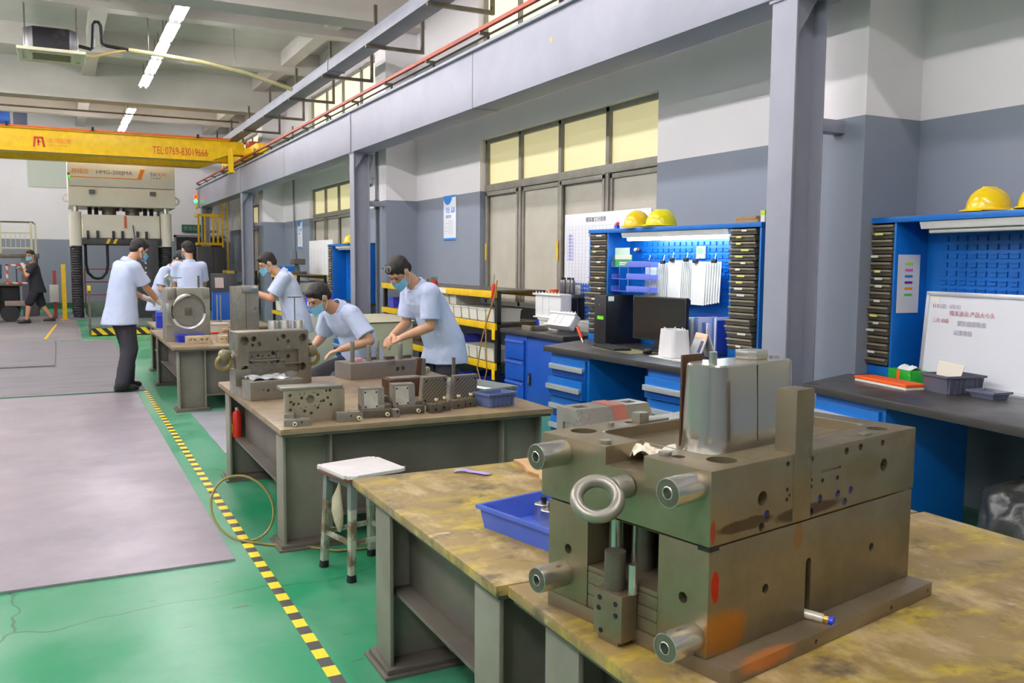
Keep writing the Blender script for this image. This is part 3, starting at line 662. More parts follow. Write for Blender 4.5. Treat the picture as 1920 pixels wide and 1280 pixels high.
# wedge block behind the mould
wb=thing('wedge_block','sloping steel block with a reddish strip standing behind the big mould','block',(1.56,2.42,.65),8)
o=MB().prism([(0,0),(.24,0),(.24,.35),(.13,.35),(0,.10)],0,.33,'x').build('body',steel,wb,.003)
o.data.transform(Matrix(((1,0,0,0),(0,1,0,0),(0,0,1,0),(0,0,0,1))))
c=MB().box(.03,.08,.16,.2,.33,.4).box(.25,.30,.16,.2,.33,.4).box(-.01,.004,.1,.2,.2,.3); cut(o,c)
wb.rotation_euler=(0,0,R(6)); 
MB().prism([(-.003,.10),(.128,.353),(.24,.353),(.24,.35),(.13,.35),(0,.10)],.155,.215,'x').build('red_insert',mat('red_oxide_insert',(160,96,82),.5),wb)
# ---------------- things around the big mould ----------------
def crate(name,label,cat,loc,rz,w_,d_,h,m,wall=.004,taper=.012,rim=.008,ribs=5,group=None):
    t=thing(name,label,cat,loc,rz,group)
    b=MB(); 
    def q(i,z): return [(i,i,z),(w_-i,i,z),(w_-i,d_-i,z),(i,d_-i,z)]
    b.rings([q(taper,0),q(0,h),q(wall+.001,h),q(taper+wall,.006)]); b.build('shell',m,t,smooth=30)
    MB().rings([q(-rim,h-.012),q(-rim,h),q(wall*.5,h),q(wall*.5,h-.012)],False,True).build('rim',m,t)
    if ribs:
        for k in range(ribs):
            x=w_*(k+.5)/ribs; tp=taper*.5
            MB().box(x-.003,x+.003,-.003,taper+.001,.004,h-.01).build('rib',m,t)
            MB().box(x-.003,x+.003,d_-taper-.001,d_+.003,.004,h-.01).build('rib',m,t)
    return t
blueb=mat('blue_bin_plastic',(78,108,206),.42,0,(60,88,184),6,.4)
crate('parts_tray','shallow blue plastic tray beside the big mould','tray',(1.255,2.17,.65),13,.30,.36,.075,blueb,ribs=3)
bs=thing('steel_bushing','short steel bushing with a black bolt in it, rear one in the blue tray','bushing',(1.40,2.50,.657))
MB().lathe([(.033,0),(.033,.05),(.03,.052),(.018,.052)],(0,0,0),28).build('body',bright,bs); MB().cyl((0,0,.05),(0,0,.072),.009,n=6).build('bolt',black,bs)
dup(bs,(1.383,2.425,.657),30,'short steel bushing with a black bolt, front one in the blue tray')
cbm=mat('cardboard',(204,164,118),.75,0,(184,142,96),8,.5)
cd=MB(); 
edge=[(0,0),(.0,-.05),(-.012,-.12),(-.04,-.2),(-.03,-.28),(-.06,-.34),(-.05,-.42),(-.06,-.5),(.42,-.44),(.42,0)]
cd.prism(edge,0.012,.016); o=cd.build('torn_cardboard',cbm,None,.001,loc=(1.69,3.285,.6505)); tag(o,'torn piece of brown corrugated cardboard on the bench behind the mould','cardboard')
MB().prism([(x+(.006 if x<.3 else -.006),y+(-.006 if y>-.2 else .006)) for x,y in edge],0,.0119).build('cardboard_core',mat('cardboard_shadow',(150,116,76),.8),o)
cf=MB(); random.seed(5)
for k in range(60):
    t_=k/60; i=min(int(t_*7),6); f=t_*7-i; a=edge[i]; b=edge[i+1]; x=a[0]+(b[0]-a[0])*f; y=a[1]+(b[1]-a[1])*f
    cf.box(x-.001,x+.008,y-.0018,y+.0018,.0,.012)
q=cf.build('corrugation',cbm,o); q['kind']='stuff'
o=MB().grid(lambda a,b:(.15*a,.035*b+.012*math.sin(5*a),.004+.006*abs(math.sin(7*a))*(1 if a<.4 else .3)),20,4).build('ribbon_strip',mat('lilac_paper',(178,160,222),.7),None,loc=(1.385,3.225,.651),rz=-38)
sd=o.modifiers.new('s','SOLIDIFY'); sd.thickness=.001; bake(o); tag(o,'crumpled lilac paper strip lying on the yellow brown bench top','strip')
# ---------------- stool ----------------
sm=mat('stool_worn_paint',(180,180,164),.5,.2,(110,86,58),14,.9,thr=(.45,.6)); sb_=mat('stool_blue_grey',(104,122,124),.5,.2,(150,148,136),8,.7)
sto=thing('metal_stool','battered metal stool with a white foam seat pad tied on, beside the near bench','stool',(1.275,4.095,0),13)
MB().prism(rrect(-.165,.165,-.165,.165,.05),.475,.492).build('seat',mat('seat_brown',(110,72,56),.6,0,(80,56,44),6,.6),sto,.003)
cs=rrect(-.17,.17,-.172,.17,.04); pad=MB().prism([(x*(1-.10*abs(math.sin(2.1*k))),y*(1-.06*abs(math.cos(1.7*k)))) for k,(x,y) in enumerate(cs)],.492,.508); pad.build('seat_pad',mat('foam_white',(228,222,220),.8,0,(205,198,192),8,.5),sto,.004)
for sx,sy in ((-1,-1),(1,-1),(-1,1),(1,1)):
    a=(sx*.115,sy*.115,.475); b=(sx*.135,sy*.135,.0)
    def P(t): return [a[i]+(b[i]-a[i])*t for i in range(3)]
    l=MB().loft([((P(0)),(.019,0,0),(0,.019,0)),((P(.97)),(.017,0,0),(0,.017,0))],8,6).build('leg',sm,sto,.002)
    MB().loft([(P(.0),(.0195,0,0),(0,.0195,0)),(P(.28),(.019,0,0),(0,.019,0))],8,6).build('leg_upper',sb_,l)
    MB().loft([(P(.93),(.020,0,0),(0,.020,0)),(P(1.0),(.022,0,0),(0,.022,0))],12,3).build('rubber_foot',black,l)
for a,b in (((-.128,-.128),(.128,-.128)),((-.128,-.128),(-.128,.128)),((.128,-.128),(.128,.128)),((-.128,.128),(.128,.128))):
    x0,x1=sorted((a[0],b[0])); y0,y1=sorted((a[1],b[1])); MB().box(x0-.006,x1+.006,y0-.006,y1+.006,.165,.19).build('stretcher',sm,sto,.002)
for x,y,w_,d_ in ((0,-.12,.23,.012),(0,.12,.23,.012),(-.12,0,.012,.23),(.12,0,.012,.23)): MB().box(x-w_/2,x+w_/2,y-d_/2,y+d_/2,.44,.475).build('apron',sb_,sto)
bg=MB().loft([((-.14,-.04,.455),(.006,0,0),(0,.006,0)),((-.145,-.04,.43),(.010,0,0),(0,.012,0)),((-.152,-.035,.38),(.018,0,0),(0,.036,0)),((-.153,-.04,.32),(.022,0,0),(0,.044,0)),((-.153,-.05,.27),(.018,0,0),(0,.030,0)),((-.153,-.06,.225),(.006,0,0),(0,.006,0))],14,2)
o=bg.build('hanging_bag',mat('grubby_cloth',(196,184,160),.85,0,(150,138,112),12,.6,.3,60),None,loc=(1.275,4.095,0),rz=13); tag(o,'grubby cream cloth bag hanging under the stool seat','bag')
# ---------------- air hose loop on the floor ----------------
hs_=[]; cx,cy=.845,4.74; ux,uy=.93,-.36
for k in range(33):
    a=-PI/2+.1+ (2*PI-.25)*k/32; rr=.165
    hs_.append((cx+ux*rr*math.cos(a)-.12*(math.sin(a)*.5+.5)*0,cy+uy*rr*math.cos(a)+.25*(math.sin(a)*.5+.5),.008+.30*(math.sin(a)*.5+.5)+.0))
hs_=[(cx+.35,cy-.46,.008),(cx+.2,cy-.4,.008),(cx+.02,cy-.2,.008)][0:0]+hs_+[(cx+.1,cy-.12,.009),(cx+.25,cy-.22,.009),(cx+.38,cy-.36,.009),(cx+.7,cy-.42,.009)]
tag(MB().tube(hs_,.0065,8).build('air_hose',mat('olive_hose',(150,136,70),.4,0,(120,104,50),5,.5),None),'thin olive air hose springing up in a loop over the hazard tape','hose')
o=MB().cyl((1.0,4.62,.012),(1.06,4.60,.012),.010,n=12).cyl((1.06,4.60,.012),(1.09,4.59,.012),.007,n=12).build('hose_coupling',bright,None); tag(o,'silver hose coupling lying on the green floor by the bench foot','coupling')
ca=thing('spray_can','red spray can standing on the lower beam of the middle bench','spray can',(1.045,6.15,.3005))
MB().lathe([(.031,0),(.032,.004),(.032,.16),(.022,.178),(.012,.182)],(0,0,0),24).build('can',mat('can_red',(206,44,28),.35),ca); MB().cyl((0,0,.18),(0,0,.2),.011,n=14).build('nozzle',white,ca)
MB().box(-.033,-.031,-.02,.02,.03,.09).build('can_label',yel,ca)
# ---------------- machined blocks on the middle bench ----------------
ZB=.6502
def blk(name,label,cat,loc,rz,group=None): return thing(name,label,cat,loc,rz,group)
t=blk('mould_plate','large upright drilled mould plate with a swivel lifting lug at each side','mould plate',(.985,5.72,ZB),8)
o=MB().box(0,.47,0,.17,0,.395).build('plate',mat('plate_steel',(158,151,138),.36,.72,(122,112,96),5,.5,.05,50,rvar=.1),t,.004); c=MB()
c.box(.07,.40,-.1,.03,.12,.27); 
def hY(c,u,z,r,d=.04,y0=-.1): c.cyl((u,y0,z),(u,d,z),r,n=22)
for u,z,r,d in ((.045,.34,.028,.06),(.43,.345,.026,.06),(.425,.155,.026,.06),(.05,.155,.028,.06),(.105,.35,.017,.05),(.30,.358,.016,.05),(.14,.315,.014,.03),(.33,.325,.013,.03),(.095,.31,.009,.03),(.26,.34,.009,.03),(.115,.165,.013,.04),(.155,.14,.018,.04),(.19,.16,.01,.04),(.34,.155,.01,.04),(.355,.135,.016,.04),(.37,.18,.01,.04)): hY(c,u,z,r,d)
cut(o,c)
rv=MB().box(.071,.399,.0305,.034,.121,.269).build('cavity_floor',steel,t)
c=MB()
for k,(u,z,r) in enumerate(((.1,.235,.005),(.14,.24,.007),(.17,.235,.004),(.21,.235,.005),(.24,.25,.012),(.26,.24,.005),(.34,.225,.013),(.09,.2,.008),(.19,.19,.004),(.23,.19,.005),(.27,.195,.009),(.31,.19,.004))): MB().cyl((u,.027,z),(u,.032,z),r,n=12).build('pin_hole',dark,t)
MB().box(.08,.30,.012,.031,.205,.214).build('rib',steel,t,.001); MB().box(.12,.3,.016,.031,.222,.228).build('rib',steel,t,.001); MB().box(.31,.40,.0,.03,.176,.184).build('rib',steel,t,.001)
MB().prism([(.1,.196),(.15,.185),(.16,.178),(.15,.176),(.1,.19)],.0,.03,'y').build('rib',steel,t)
def lug(s,x):
    g=MB().cyl((x,.09,.24),(x+s*.02,.09,.24),.026,n=22).build('lug_collar',bright,t,.002)
    MB().ell((x+s*.055,.09,.245),(.042,.034,.042)).build('lug_body',mat('lug_olive',(150,144,116),.4,.4,(110,98,70),8,.6),t)
    MB().torus((x+s*.06,.09,.2),(0,1,.2),.045,.013,24,8).build('lug_ring',mat('lug_gold',(156,140,84),.4,.4),t)
    MB().cyl((x+s*.05,.09,.28),(x+s*.05,.09,.298),.013,n=12).build('lug_screw',steel_d,t)
lug(-1,0); lug(1,.47)
t=blk('u_shaped_block','stepped U shaped steel block with a shiny wrap, left end of middle bench','block',(1.005,5.43,ZB),8)
o=MB().box(0,.34,0,.16,0,.115).build('body',steel,t,.004)
c=MB().cyl((.08,-.1,.06),(.08,.03,.06),.004,n=12).cyl((.11,-.1,.058),(.11,.03,.058),.009,n=12).cyl((.145,-.1,.06),(.145,.03,.06),.004,n=12); cut(o,c)
MB().box(0,.34,.16,.40,0,.055).build('step',steel,t,.003); MB().box(0,.10,.28,.40,.055,.16).build('horn',steel,t,.003); MB().box(.28,.335,.1,.18,.0,.145).build('horn',steel,t,.003)
m=MB(); m.grid(lambda a,b:(.03+.24*a,.04+.2*b,.117+.018*abs(math.sin(9*a+3*b)*math.cos(7*b+2*a))),16,12); o=m.build('crumpled_wrap',mat('clear_wrap',(210,210,214),.15,.3),None,loc=(1.005,5.43,ZB),rz=8); sd=o.modifiers.new('s','SOLIDIFY'); sd.thickness=.002; bake(o); tag(o,'crumpled clear plastic wrap on the U shaped steel block','plastic wrap')
t=blk('drilled_plate','upright drilled steel plate with a flat top flange, near left of middle bench','drilled plate',(1.03,4.612,ZB),-2)
o=MB().box(0,.315,0,.05,0,.17).build('plate',mat('pale_steel',(176,168,148),.42,.55,(140,128,104),6,.4),t,.002); c=MB()
for u,z,r in ((.025,.145,.008),(.028,.11,.007),(.042,.098,.008),(.068,.098,.006),(.025,.068,.008),(.085,.128,.008),(.13,.12,.022),(.17,.142,.008),(.185,.105,.005),(.2,.108,.008),(.222,.122,.008),(.24,.085,.008),(.215,.16,.006),(.235,.161,.008),(.1,.058,.008),(.135,.045,.008),(.17,.072,.008),(.08,.075,.003),(.105,.078,.003),(.155,.083,.003),(.178,.087,.003),(.075,.15,.003),(.1,.152,.003),(.15,.155,.003)): hY(c,u,z,r,.03,-.03)
cut(o,c)
MB().box(-.02,.305,-.004,.13,.17,.186).build('top_flange',steel,t,.002)
def fit(x,y,z,par,dx=0,dy=-1,dz=0):
    p=Vector((x,y,z)); d=Vector((dx,dy,dz)).normalized(); b=MB().cyl(p,p+d*.018,.009,n=14).build('brass_fitting',mat('brass',(190,150,70),.3,.9),par)
    MB().lathe([(.01,0),(.01,.008),(.004,.008)],(0,0,0),14)
    MB().cyl(p+d*.018,p+d*.03,.011,n=16).build('fitting_collar',mat('fitting_cream',(222,214,180),.4),b); MB().cyl(p+d*.0295,p+d*.031,.005,n=10).build('fitting_bore',dark,b)
t=blk('clamp_block','small low steel block with a brass fitting, left foot of the drilled plate','block',(1.0,4.52,ZB),-14)
MB().box(0,.13,0,.05,0,.035).box(0,.05,.05,.14,0,.055).build('body',steel,t,.002); MB().cyl((.09,-.001,.02),(.09,.001,.02),.005,n=12).build('hole',dark,t); fit(.055,0,.016,t)
t=blk('clamp_block','small low steel block with a brass fitting, right foot of the drilled plate','block',(1.28,4.525,ZB),-4)
MB().box(0,.125,0,.05,0,.05).box(.1,.125,.05,.14,0,.03).build('body',steel,t,.002); MB().cyl((.075,-.001,.03),(.075,.001,.03),.005,n=12).build('hole',dark,t); fit(.112,0,.02,t)
def slide(name,label,loc,rz,w_,h,pl_w):
    t=blk(name,label,'slide block',loc,rz)
    MB().box(0,w_,0,.05,0,.042).box(0,w_,.05,.15,0,.06).build('foot',steel_d,t,.002)
    MB().prism([(.045,.04),(.06,h),(.14,h),(.14,.04)],.0,.02,'x').prism([(.045,.04),(.06,h),(.14,h),(.14,.04)],.02,w_*.75,'x').build('body',steel,t)
    MB().hexa([(.015,.040,.045),(.015+pl_w,.040,.045),(.015+pl_w,.045,.05),(.015,.045,.05),(.015,.052,h-.012),(.015+pl_w,.052,h-.012),(.015+pl_w,.058,h-.012),(.015,.058,h-.012)]).build('wear_plate',mat('wear_plate',(206,202,190),.4,.4,(160,150,132),14,.6),t)
    for u in (.022,.008+pl_w):
        for k,z in enumerate((.055,h-.022)): MB().cyl((u,.036+(.012 if k else 0)-.0,z),(u,.046+(.012 if k else 0),z),.005,n=10).build('screw',dark,t)
    fit(w_*.75,0,.02,t); return t
slide('slide_block','angled slide block with a scuffed pale wear plate, left of the pair',(1.44,4.58,ZB),-6,.17,.155,.075)
slide('slide_block','angled slide block with a clean pale wear plate, right of the pair',(1.635,4.62,ZB),-6,.17,.16,.075)
t=blk('bridge_block','low dark steel block bridging the two slide blocks','block',(1.59,4.72,ZB),0); MB().box(0,.045,0,.1,0,.09).build('body',steel_d,t,.002)
t=blk('base_bar','thin pale steel bar with one dark hole between the slide block feet','bar',(1.595,4.53,ZB),0); MB().box(0,.035,0,.04,0,.045).build('body',steel,t,.002); MB().cyl((.022,-.001,.032),(.022,.002,.032),.007,n=12).build('hole',dark,t)
grv=bpy.data.materials.new('grooved_steel'); grv.use_nodes=True; N=grv.node_tree.nodes; L=grv.node_tree.links; b=N['Principled BSDF']; b.inputs['Metallic'].default_value=.6; b.inputs['Roughness'].default_value=.42
tc=N.new('ShaderNodeTexCoord'); sx=N.new('ShaderNodeSeparateXYZ'); L.new(tc.outputs['Object'],sx.inputs[0]); a=N.new('ShaderNodeMath'); a.operation='SUBTRACT'; L.new(sx.outputs[0],a.inputs[0]); L.new(sx.outputs[2],a.inputs[1])
q=N.new('ShaderNodeMath'); q.operation='MULTIPLY'; q.inputs[1].default_value=38; L.new(a.outputs[0],q.inputs[0]); fr=N.new('ShaderNodeMath'); fr.operation='FRACT'; L.new(q.outputs[0],fr.inputs[0]); gt=N.new('ShaderNodeMath'); gt.operation='GREATER_THAN'; gt.inputs[1].default_value=.82; L.new(fr.outputs[0],gt.inputs[0])
mx=N.new('ShaderNodeMix'); mx.data_type='RGBA'; mx.inputs[6].default_value=lin((126,120,108))+(1,); mx.inputs[7].default_value=lin((196,190,174))+(1,); L.new(gt.outputs[0],mx.inputs[0]); L.new(mx.outputs[2],b.inputs['Base Color'])
for k,(x,lab) in enumerate(((1.885,'left'),(2.085,'right'))):
    t=blk('grooved_plate','leaning steel plate scored with diagonal oil grooves, %s one of the two'%lab,'grooved plate',(x,4.86,ZB),7)
    MB().prism([(0,.0),(-.02,.168),(.02,.168),(.045,0)],0,.165,'x').build('plate',steel,t,.002)
    MB().hexa([(.006,-.004,.01),(.160,-.004,.01),(.160,.001,.01),(.006,.001,.01),(.006,-.022,.16),(.160,-.022,.16),(.160,-.017,.16),(.006,-.017,.16)]).build('grooved_face',grv,t)
    for u in (.02,.145):
        for z in (.025,.145): MB().cyl((u,-.01-z*.12,z),(u,.0,z),.005,n=10).build('screw',dark,t)
for k,(x,y) in enumerate(((1.83,4.57),(1.90,4.615),(2.0,4.645),(2.09,4.675))):
    t=blk('connector_block','small dark block with an upright brass fitting, %s of the four at the bench edge'%('leftmost','second','third','rightmost')[k],'block',(x,y,ZB),8,'blocks with upright fittings')
    MB().box(0,.075,0,.06,0,.05).build('body',steel_d,t,.002); MB().cyl((.03,-.001,.02),(.03,.002,.02),.007,n=12).build('hole',dark,t); fit(.045,.02,.05,t,0,0,1)
t=blk('stepped_block','dark brown steel block with a rail on top behind the slide blocks','block',(1.80,5.18,ZB),6); MB().box(0,.26,0,.12,0,.07).box(0,.24,0,.12,.07,.115).build('body',mat('brown_steel',(92,66,48),.5,.6),t,.003); MB().box(.02,.24,.01,.11,.115,.122).build('top_plate',steel,t,.001)
t=blk('steel_bar','rough dark steel bar standing upright behind the grooved plates','bar',(2.015,5.32,ZB),0); MB().prism([(0,0),(.035,0),(.055,.225),(.02,.225)],0,.03,'y').build('body',mat('brown_steel',(92,66,48),.5,.6),t,.002)
t=blk('steel_bar','thin dark steel bar standing upright behind the right grooved plate','bar',(2.36,5.5,ZB),0); MB().box(0,.02,0,.02,0,.2).build('body',steel_d,t,.002)
for nm,lb,x,y,c_ in (('cloth_scrap','folded cream cloth scrap behind the slide blocks',1.93,5.45,(226,222,196)),('cloth_scrap','white and mint green cloth scrap behind the right grooved plate',2.42,5.62,(206,236,222))):
    o=MB().grid(lambda a,b:(.14*a,.07*b,.004+.03*abs(math.sin(4*a+2*b))*math.sin(PI*b)),12,8).build(nm,mat('cloth%d'%c_[0],c_,.85),None,loc=(x,y,ZB+.002),rz=10); sd=o.modifiers.new('s','SOLIDIFY'); sd.thickness=.003; bake(o); tag(o,lb,'cloth')
o=MB().torus((0,0,0),(0,0,1),.035,.012,24,10).build('tape_roll',mat('roll_white',(226,220,212),.6),None,loc=(2.18,5.35,ZB+.013)); tag(o,'white ring shaped tape roll behind the grooved plates','tape roll')
crate('parts_crate','shallow grey plastic crate with white parts in it, back right of the middle bench','crate',(2.285,4.84,ZB),14,.26,.40,.075,mat('crate_grey',(128,136,134),.5))
o=MB().box(0,.16,0,.26,0,.035,rz=3).build('foam_sheet',mat('white_foam',(226,232,232),.6),None,.006,loc=(2.30,4.93,ZB+.012),rz=14); tag(o,'white foam sheet lying in the shallow grey crate','foam sheet')
crate('parts_bin','small slate blue ribbed plastic bin at the right end of the middle bench','bin',(2.205,4.60,ZB),13,.20,.14,.08,mat('bin_slate_blue',(92,108,150),.45),ribs=6)
t=blk('pillar_block','long low steel die block with four upright guide pillars, back of the middle bench','die block',(1.825,6.09,ZB),11)
o=MB().box(0,.63,0,.25,0,.118).build('body',mat('die_steel',(152,144,138),.38,.6,(118,108,100),5,.4),t,.003); c=MB(); hY(c,.385,.055,.016,.03); hY(c,.43,.058,.016,.03); c.box(.3,.37,-.1,.012,.09,.2); cut(o,c)
for u,v,h in ((.067,.1,.15),(.2,.1,.115),(.31,.17,.14),(.456,.08,.12)): MB().cyl((u,v,.118),(u,v,.118+h),.0165,n=22).build('guide_pillar',steel,t,.002)
for u,v,w_ in ((.11,.12,.05),(.22,.15,.07),(.35,.10,.07),(.5,.12,.08)): MB().box(u,u+w_,v,v+.05,.118,.14).build('insert',steel_d if u!=.11 else mat('pink_tab',(220,160,170),.5),t,.003)
t=blk('spring_pile','cream bundled springs lying beside the pillar die block','springs',(2.45,6.30,ZB),0)
for k in range(5): MB().torus((.0+.012*k,.01*(k%2),.025),(1,.2,.3),.018,.005,16,6).build('spring',mat('spring_cream',(206,206,170),.5),t)
# ---------------- things on the third bench ----------------
t=blk('oval_cavity_mould','upright steel mould plate with a large polished oval cavity, on the third bench','mould plate',(.985,9.72,ZB),2)
o=MB().box(-.02,.42,0,.25,0,.555).build('plate',mat('bright_mould_steel',(168,164,152),.36,.6,(140,134,120),4,.4),t,.006); c=MB()
c.loft([((.205,-.1,.31),(.185,0,0),(0,0,.20)),((.205,.05,.31),(.165,0,0),(0,0,.18))],32); c.box(-.03,.0,-.1,.03,.2,.38); c.box(.06,.09,-.1,.04,.42,.56)
cut(o,c)
MB().loft([((.205,.03,.305),(.158,0,0),(0,0,.145)),((.205,.052,.305),(.165,0,0),(0,0,.15))],32).build('oval_insert',steel,t,smooth=30)
m=MB(); m.tube([(.205+.168*math.cos(q_),.004,.31+.178*math.sin(q_)) for q_ in [R(205+i*7) for i in range(22)]],.017,8); m.build('polished_rim_glint',mat('rim_glint_pale',(226,224,216),.25,.45),t)  # pale arcs, here and next, paint the bright glints on the polished rim
m=MB(); m.tube([(.205+.16*math.cos(q_),.006,.31+.172*math.sin(q_)) for q_ in [R(80+i*8) for i in range(11)]],[.004,.012,.018,.022,.024,.024,.022,.018,.014,.01,.005],8); m.build('polished_rim_glint',mat('rim_glint_pale',(226,224,216),.25,.45),t)
MB().box(.0,.07,-.012,0,.44,.54).build('corner_block',steel,t,.003); MB().box(.35,.41,-.012,0,.45,.545).build('corner_block',steel,t,.003); MB().box(.17,.24,.022,.031,.27,.35).build('centre_pad',steel_d,t,.002)
MB().box(-.02,.03,-.03,0,.17,.4).build('side_slide',bright,t,.004)
MB().tube([(.02,.1,.555),(.0,.1,.6),(.0,.1,.66),(.03,.1,.69),(.06,.1,.66),(.06,.1,.6),(.05,.1,.555)],.014).build('lifting_shackle',bright,t)
MB().cyl((.05,.1,.66),(.16,.1,.66),.006,n=8).build('shackle_pin',steel_d,t); MB().cyl((.33,.12,.55),(.33,.12,.68),.012,n=10).build('threaded_pin',steel_d,t)
crate('parts_bin','blue plastic bin behind two pale drilled valve blocks, third bench','bin',(1.06,9.60,ZB),6,.26,.12,.075,mat('vivid_blue_plastic',(44,64,196),.4))
def valve(lab,x,y):
    t=blk('valve_block','pale cream drilled valve block, %s'%lab,'valve block',(x,y,ZB),3); o=MB().box(0,.24,0,.09,0,.075).build('body',mat('valve_cream',(206,186,150),.5,.2,(170,150,116),10,.5),t,.004); c=MB()
    for u in (.04,.08,.15,.2): hY(c,u,.04,.011,.02)
    cut(o,c)
valve('left one of two on the third bench',1.125,9.42); valve('right one partly hidden by the big drilled plate',1.43,9.40)
t=blk('tall_steel_block','tall upright steel block being held by the worker in white gloves, third bench','mould block',(1.70,9.83,ZB),6)
MB().box(0,.235,0,.30,0,.56).build('body',steel,t,.006); MB().box(.05,.22,-.02,.06,.5,.575).build('top_clamp',bright,t,.006); MB().box(.09,.095,-.002,.0,.0,.5).build('joint_line',dark,t)
t=blk('round_core_cluster','cluster of three short polished steel cylinders behind the upright drilled plate','cores',(1.60,8.05,0),0)
t.location=(1.30,6.16,ZB); 
for k,(u,r) in enumerate(((0,.035),(.085,.042),(.18,.04))): MB().cyl((u,0,0),(u,0,.435),r,n=28).build('core',bright,t,.003)
MB().box(-.05,.25,-.05,.05,.0,.3).build('base',steel,t,.003)
th=MB().cyl((0,0,0),(0,0,.16),.004,n=8).cyl((-.05,0,.16),(.05,0,.16),.004,n=8).build('hex_key',steel_d,None,loc=(1.45,6.16,ZB+.4351)); tag(th,'T handled hex key standing up on the polished steel cylinders','tool')
# loose tools and boxes further along the third bench
crate('parts_bin','white long plastic bin of small parts, third bench right of the oval cavity plate','bin',(1.47,10.85,ZB),3,.30,.18,.10,mat('bin_white',(222,220,206),.5,0,(196,190,170),8,.5),ribs=0)
o=MB().grid(lambda a,b:(.2*a,.1*b,.05*math.sin(PI*a)*abs(math.sin(5*b+3*a))+.004),14,8).build('rag',mat('rag_white',(230,226,222),.85),None,loc=(1.50,11.25,ZB),rz=8); sd=o.modifiers.new('s','SOLIDIFY'); sd.thickness=.003; bake(o); tag(o,'crumpled white rag behind the white bin on the third bench','rag')
t=blk('screwdriver','red handled screwdriver lying in front of the white bin','tool',(1.50,10.55,ZB+.012),12); MB().cyl((0,0,0),(.11,0,0),.012,n=10).build('handle',mat('handle_red',(214,60,44),.4),t,.002); MB().cyl((.11,0,0),(.22,0,0),.004,n=8).build('shaft',bright,t)
t=blk('pliers','dark pliers lying beside the red screwdriver','tool',(1.42,10.60,ZB+.008),-10); MB().tube([(0,0,0),(.06,.01,0),(.12,0,0)],.007).build('handle',black,t); MB().tube([(0,.03,0),(.06,.018,0),(.12,.004,0)],.007).build('handle',black,t); MB().box(.12,.17,-.006,.012,-.005,.006).build('jaw',bright,t)
o=MB().cyl((0,0,0),(.05,0,0),.025,n=16).build('cork_roll',mat('cork',(196,140,96),.7),None,.003,loc=(1.68,10.72,ZB+.026),rz=10); tag(o,'short tan roll lying beside the tall steel block','roll')
o=MB().cyl((0,0,0),(0,0,.14),.009,n=10).build('steel_pin',steel_d,None,loc=(1.52,9.33,ZB)); tag(o,'thin dark pin standing at the near edge of the third bench','pin')
t=blk('control_kiosk','blue control kiosk with a black sloping console past the far bench','kiosk',(2.12,14.4,0),-6)
MB().prism([(0,0),(.4,0),(.4,1.0),(0,1.0)],0,.36,'x').build('body',mat('kiosk_blue',(16,92,190),.4),t,.004)
MB().prism([(-.01,1.0),(.42,1.0),(.42,1.28),(.1,1.28)],-.01,.37,'x').build('console',mat('console_black',(36,36,38),.5),t,.006)
MB().hexa([(.04,.008,1.06),(.17,.008,1.06),(.17,.0,1.06),(.04,.0,1.06),(.04,.075,1.22),(.17,.075,1.22),(.17,.065,1.22),(.04,.065,1.22)]).build('display_plate',mat('plate_pinkish',(190,170,160),.5),t)
t=blk('small_black_box','small black box with a yellow warning triangle beside the tall steel block','box',(1.95,11.25,ZB),4); MB().box(0,.12,0,.1,0,.13).build('body',black,t,.004); MB().prism([(.04,.03),(.08,.03),(.06,.07)],-.002,0,'y').build('warning_mark',yel,t)
t=blk('magnet_stand','two thin upright rods on a white round base, right of the oval cavity plate','stand',(1.66,11.0,ZB),0)
t.location=(1.74,11.40,ZB)
MB().lathe([(.05,0),(.045,.03),(.02,.045),(.012,.06)],(0,0,0),20).build('base',white,t); MB().cyl((-.012,0,.05),(-.012,0,.42),.008,n=8).build('rod',bright,t); MB().cyl((.03,0,.03),(.03,0,.42),.008,n=8).build('rod',bright,t)
t=blk('blue_bin_upright','bright blue plastic bin standing behind the left edge of the third bench','bin',(.96,11.75,ZB),0); MB().box(.1,.24,0,.15,0,.2).build('body',mat('vivid_blue_plastic',(44,64,196),.4),t,.008); MB().box(.09,.25,-.01,.16,.14,.15).build('rim',mat('vivid_blue_plastic',(44,64,196),.4),t)
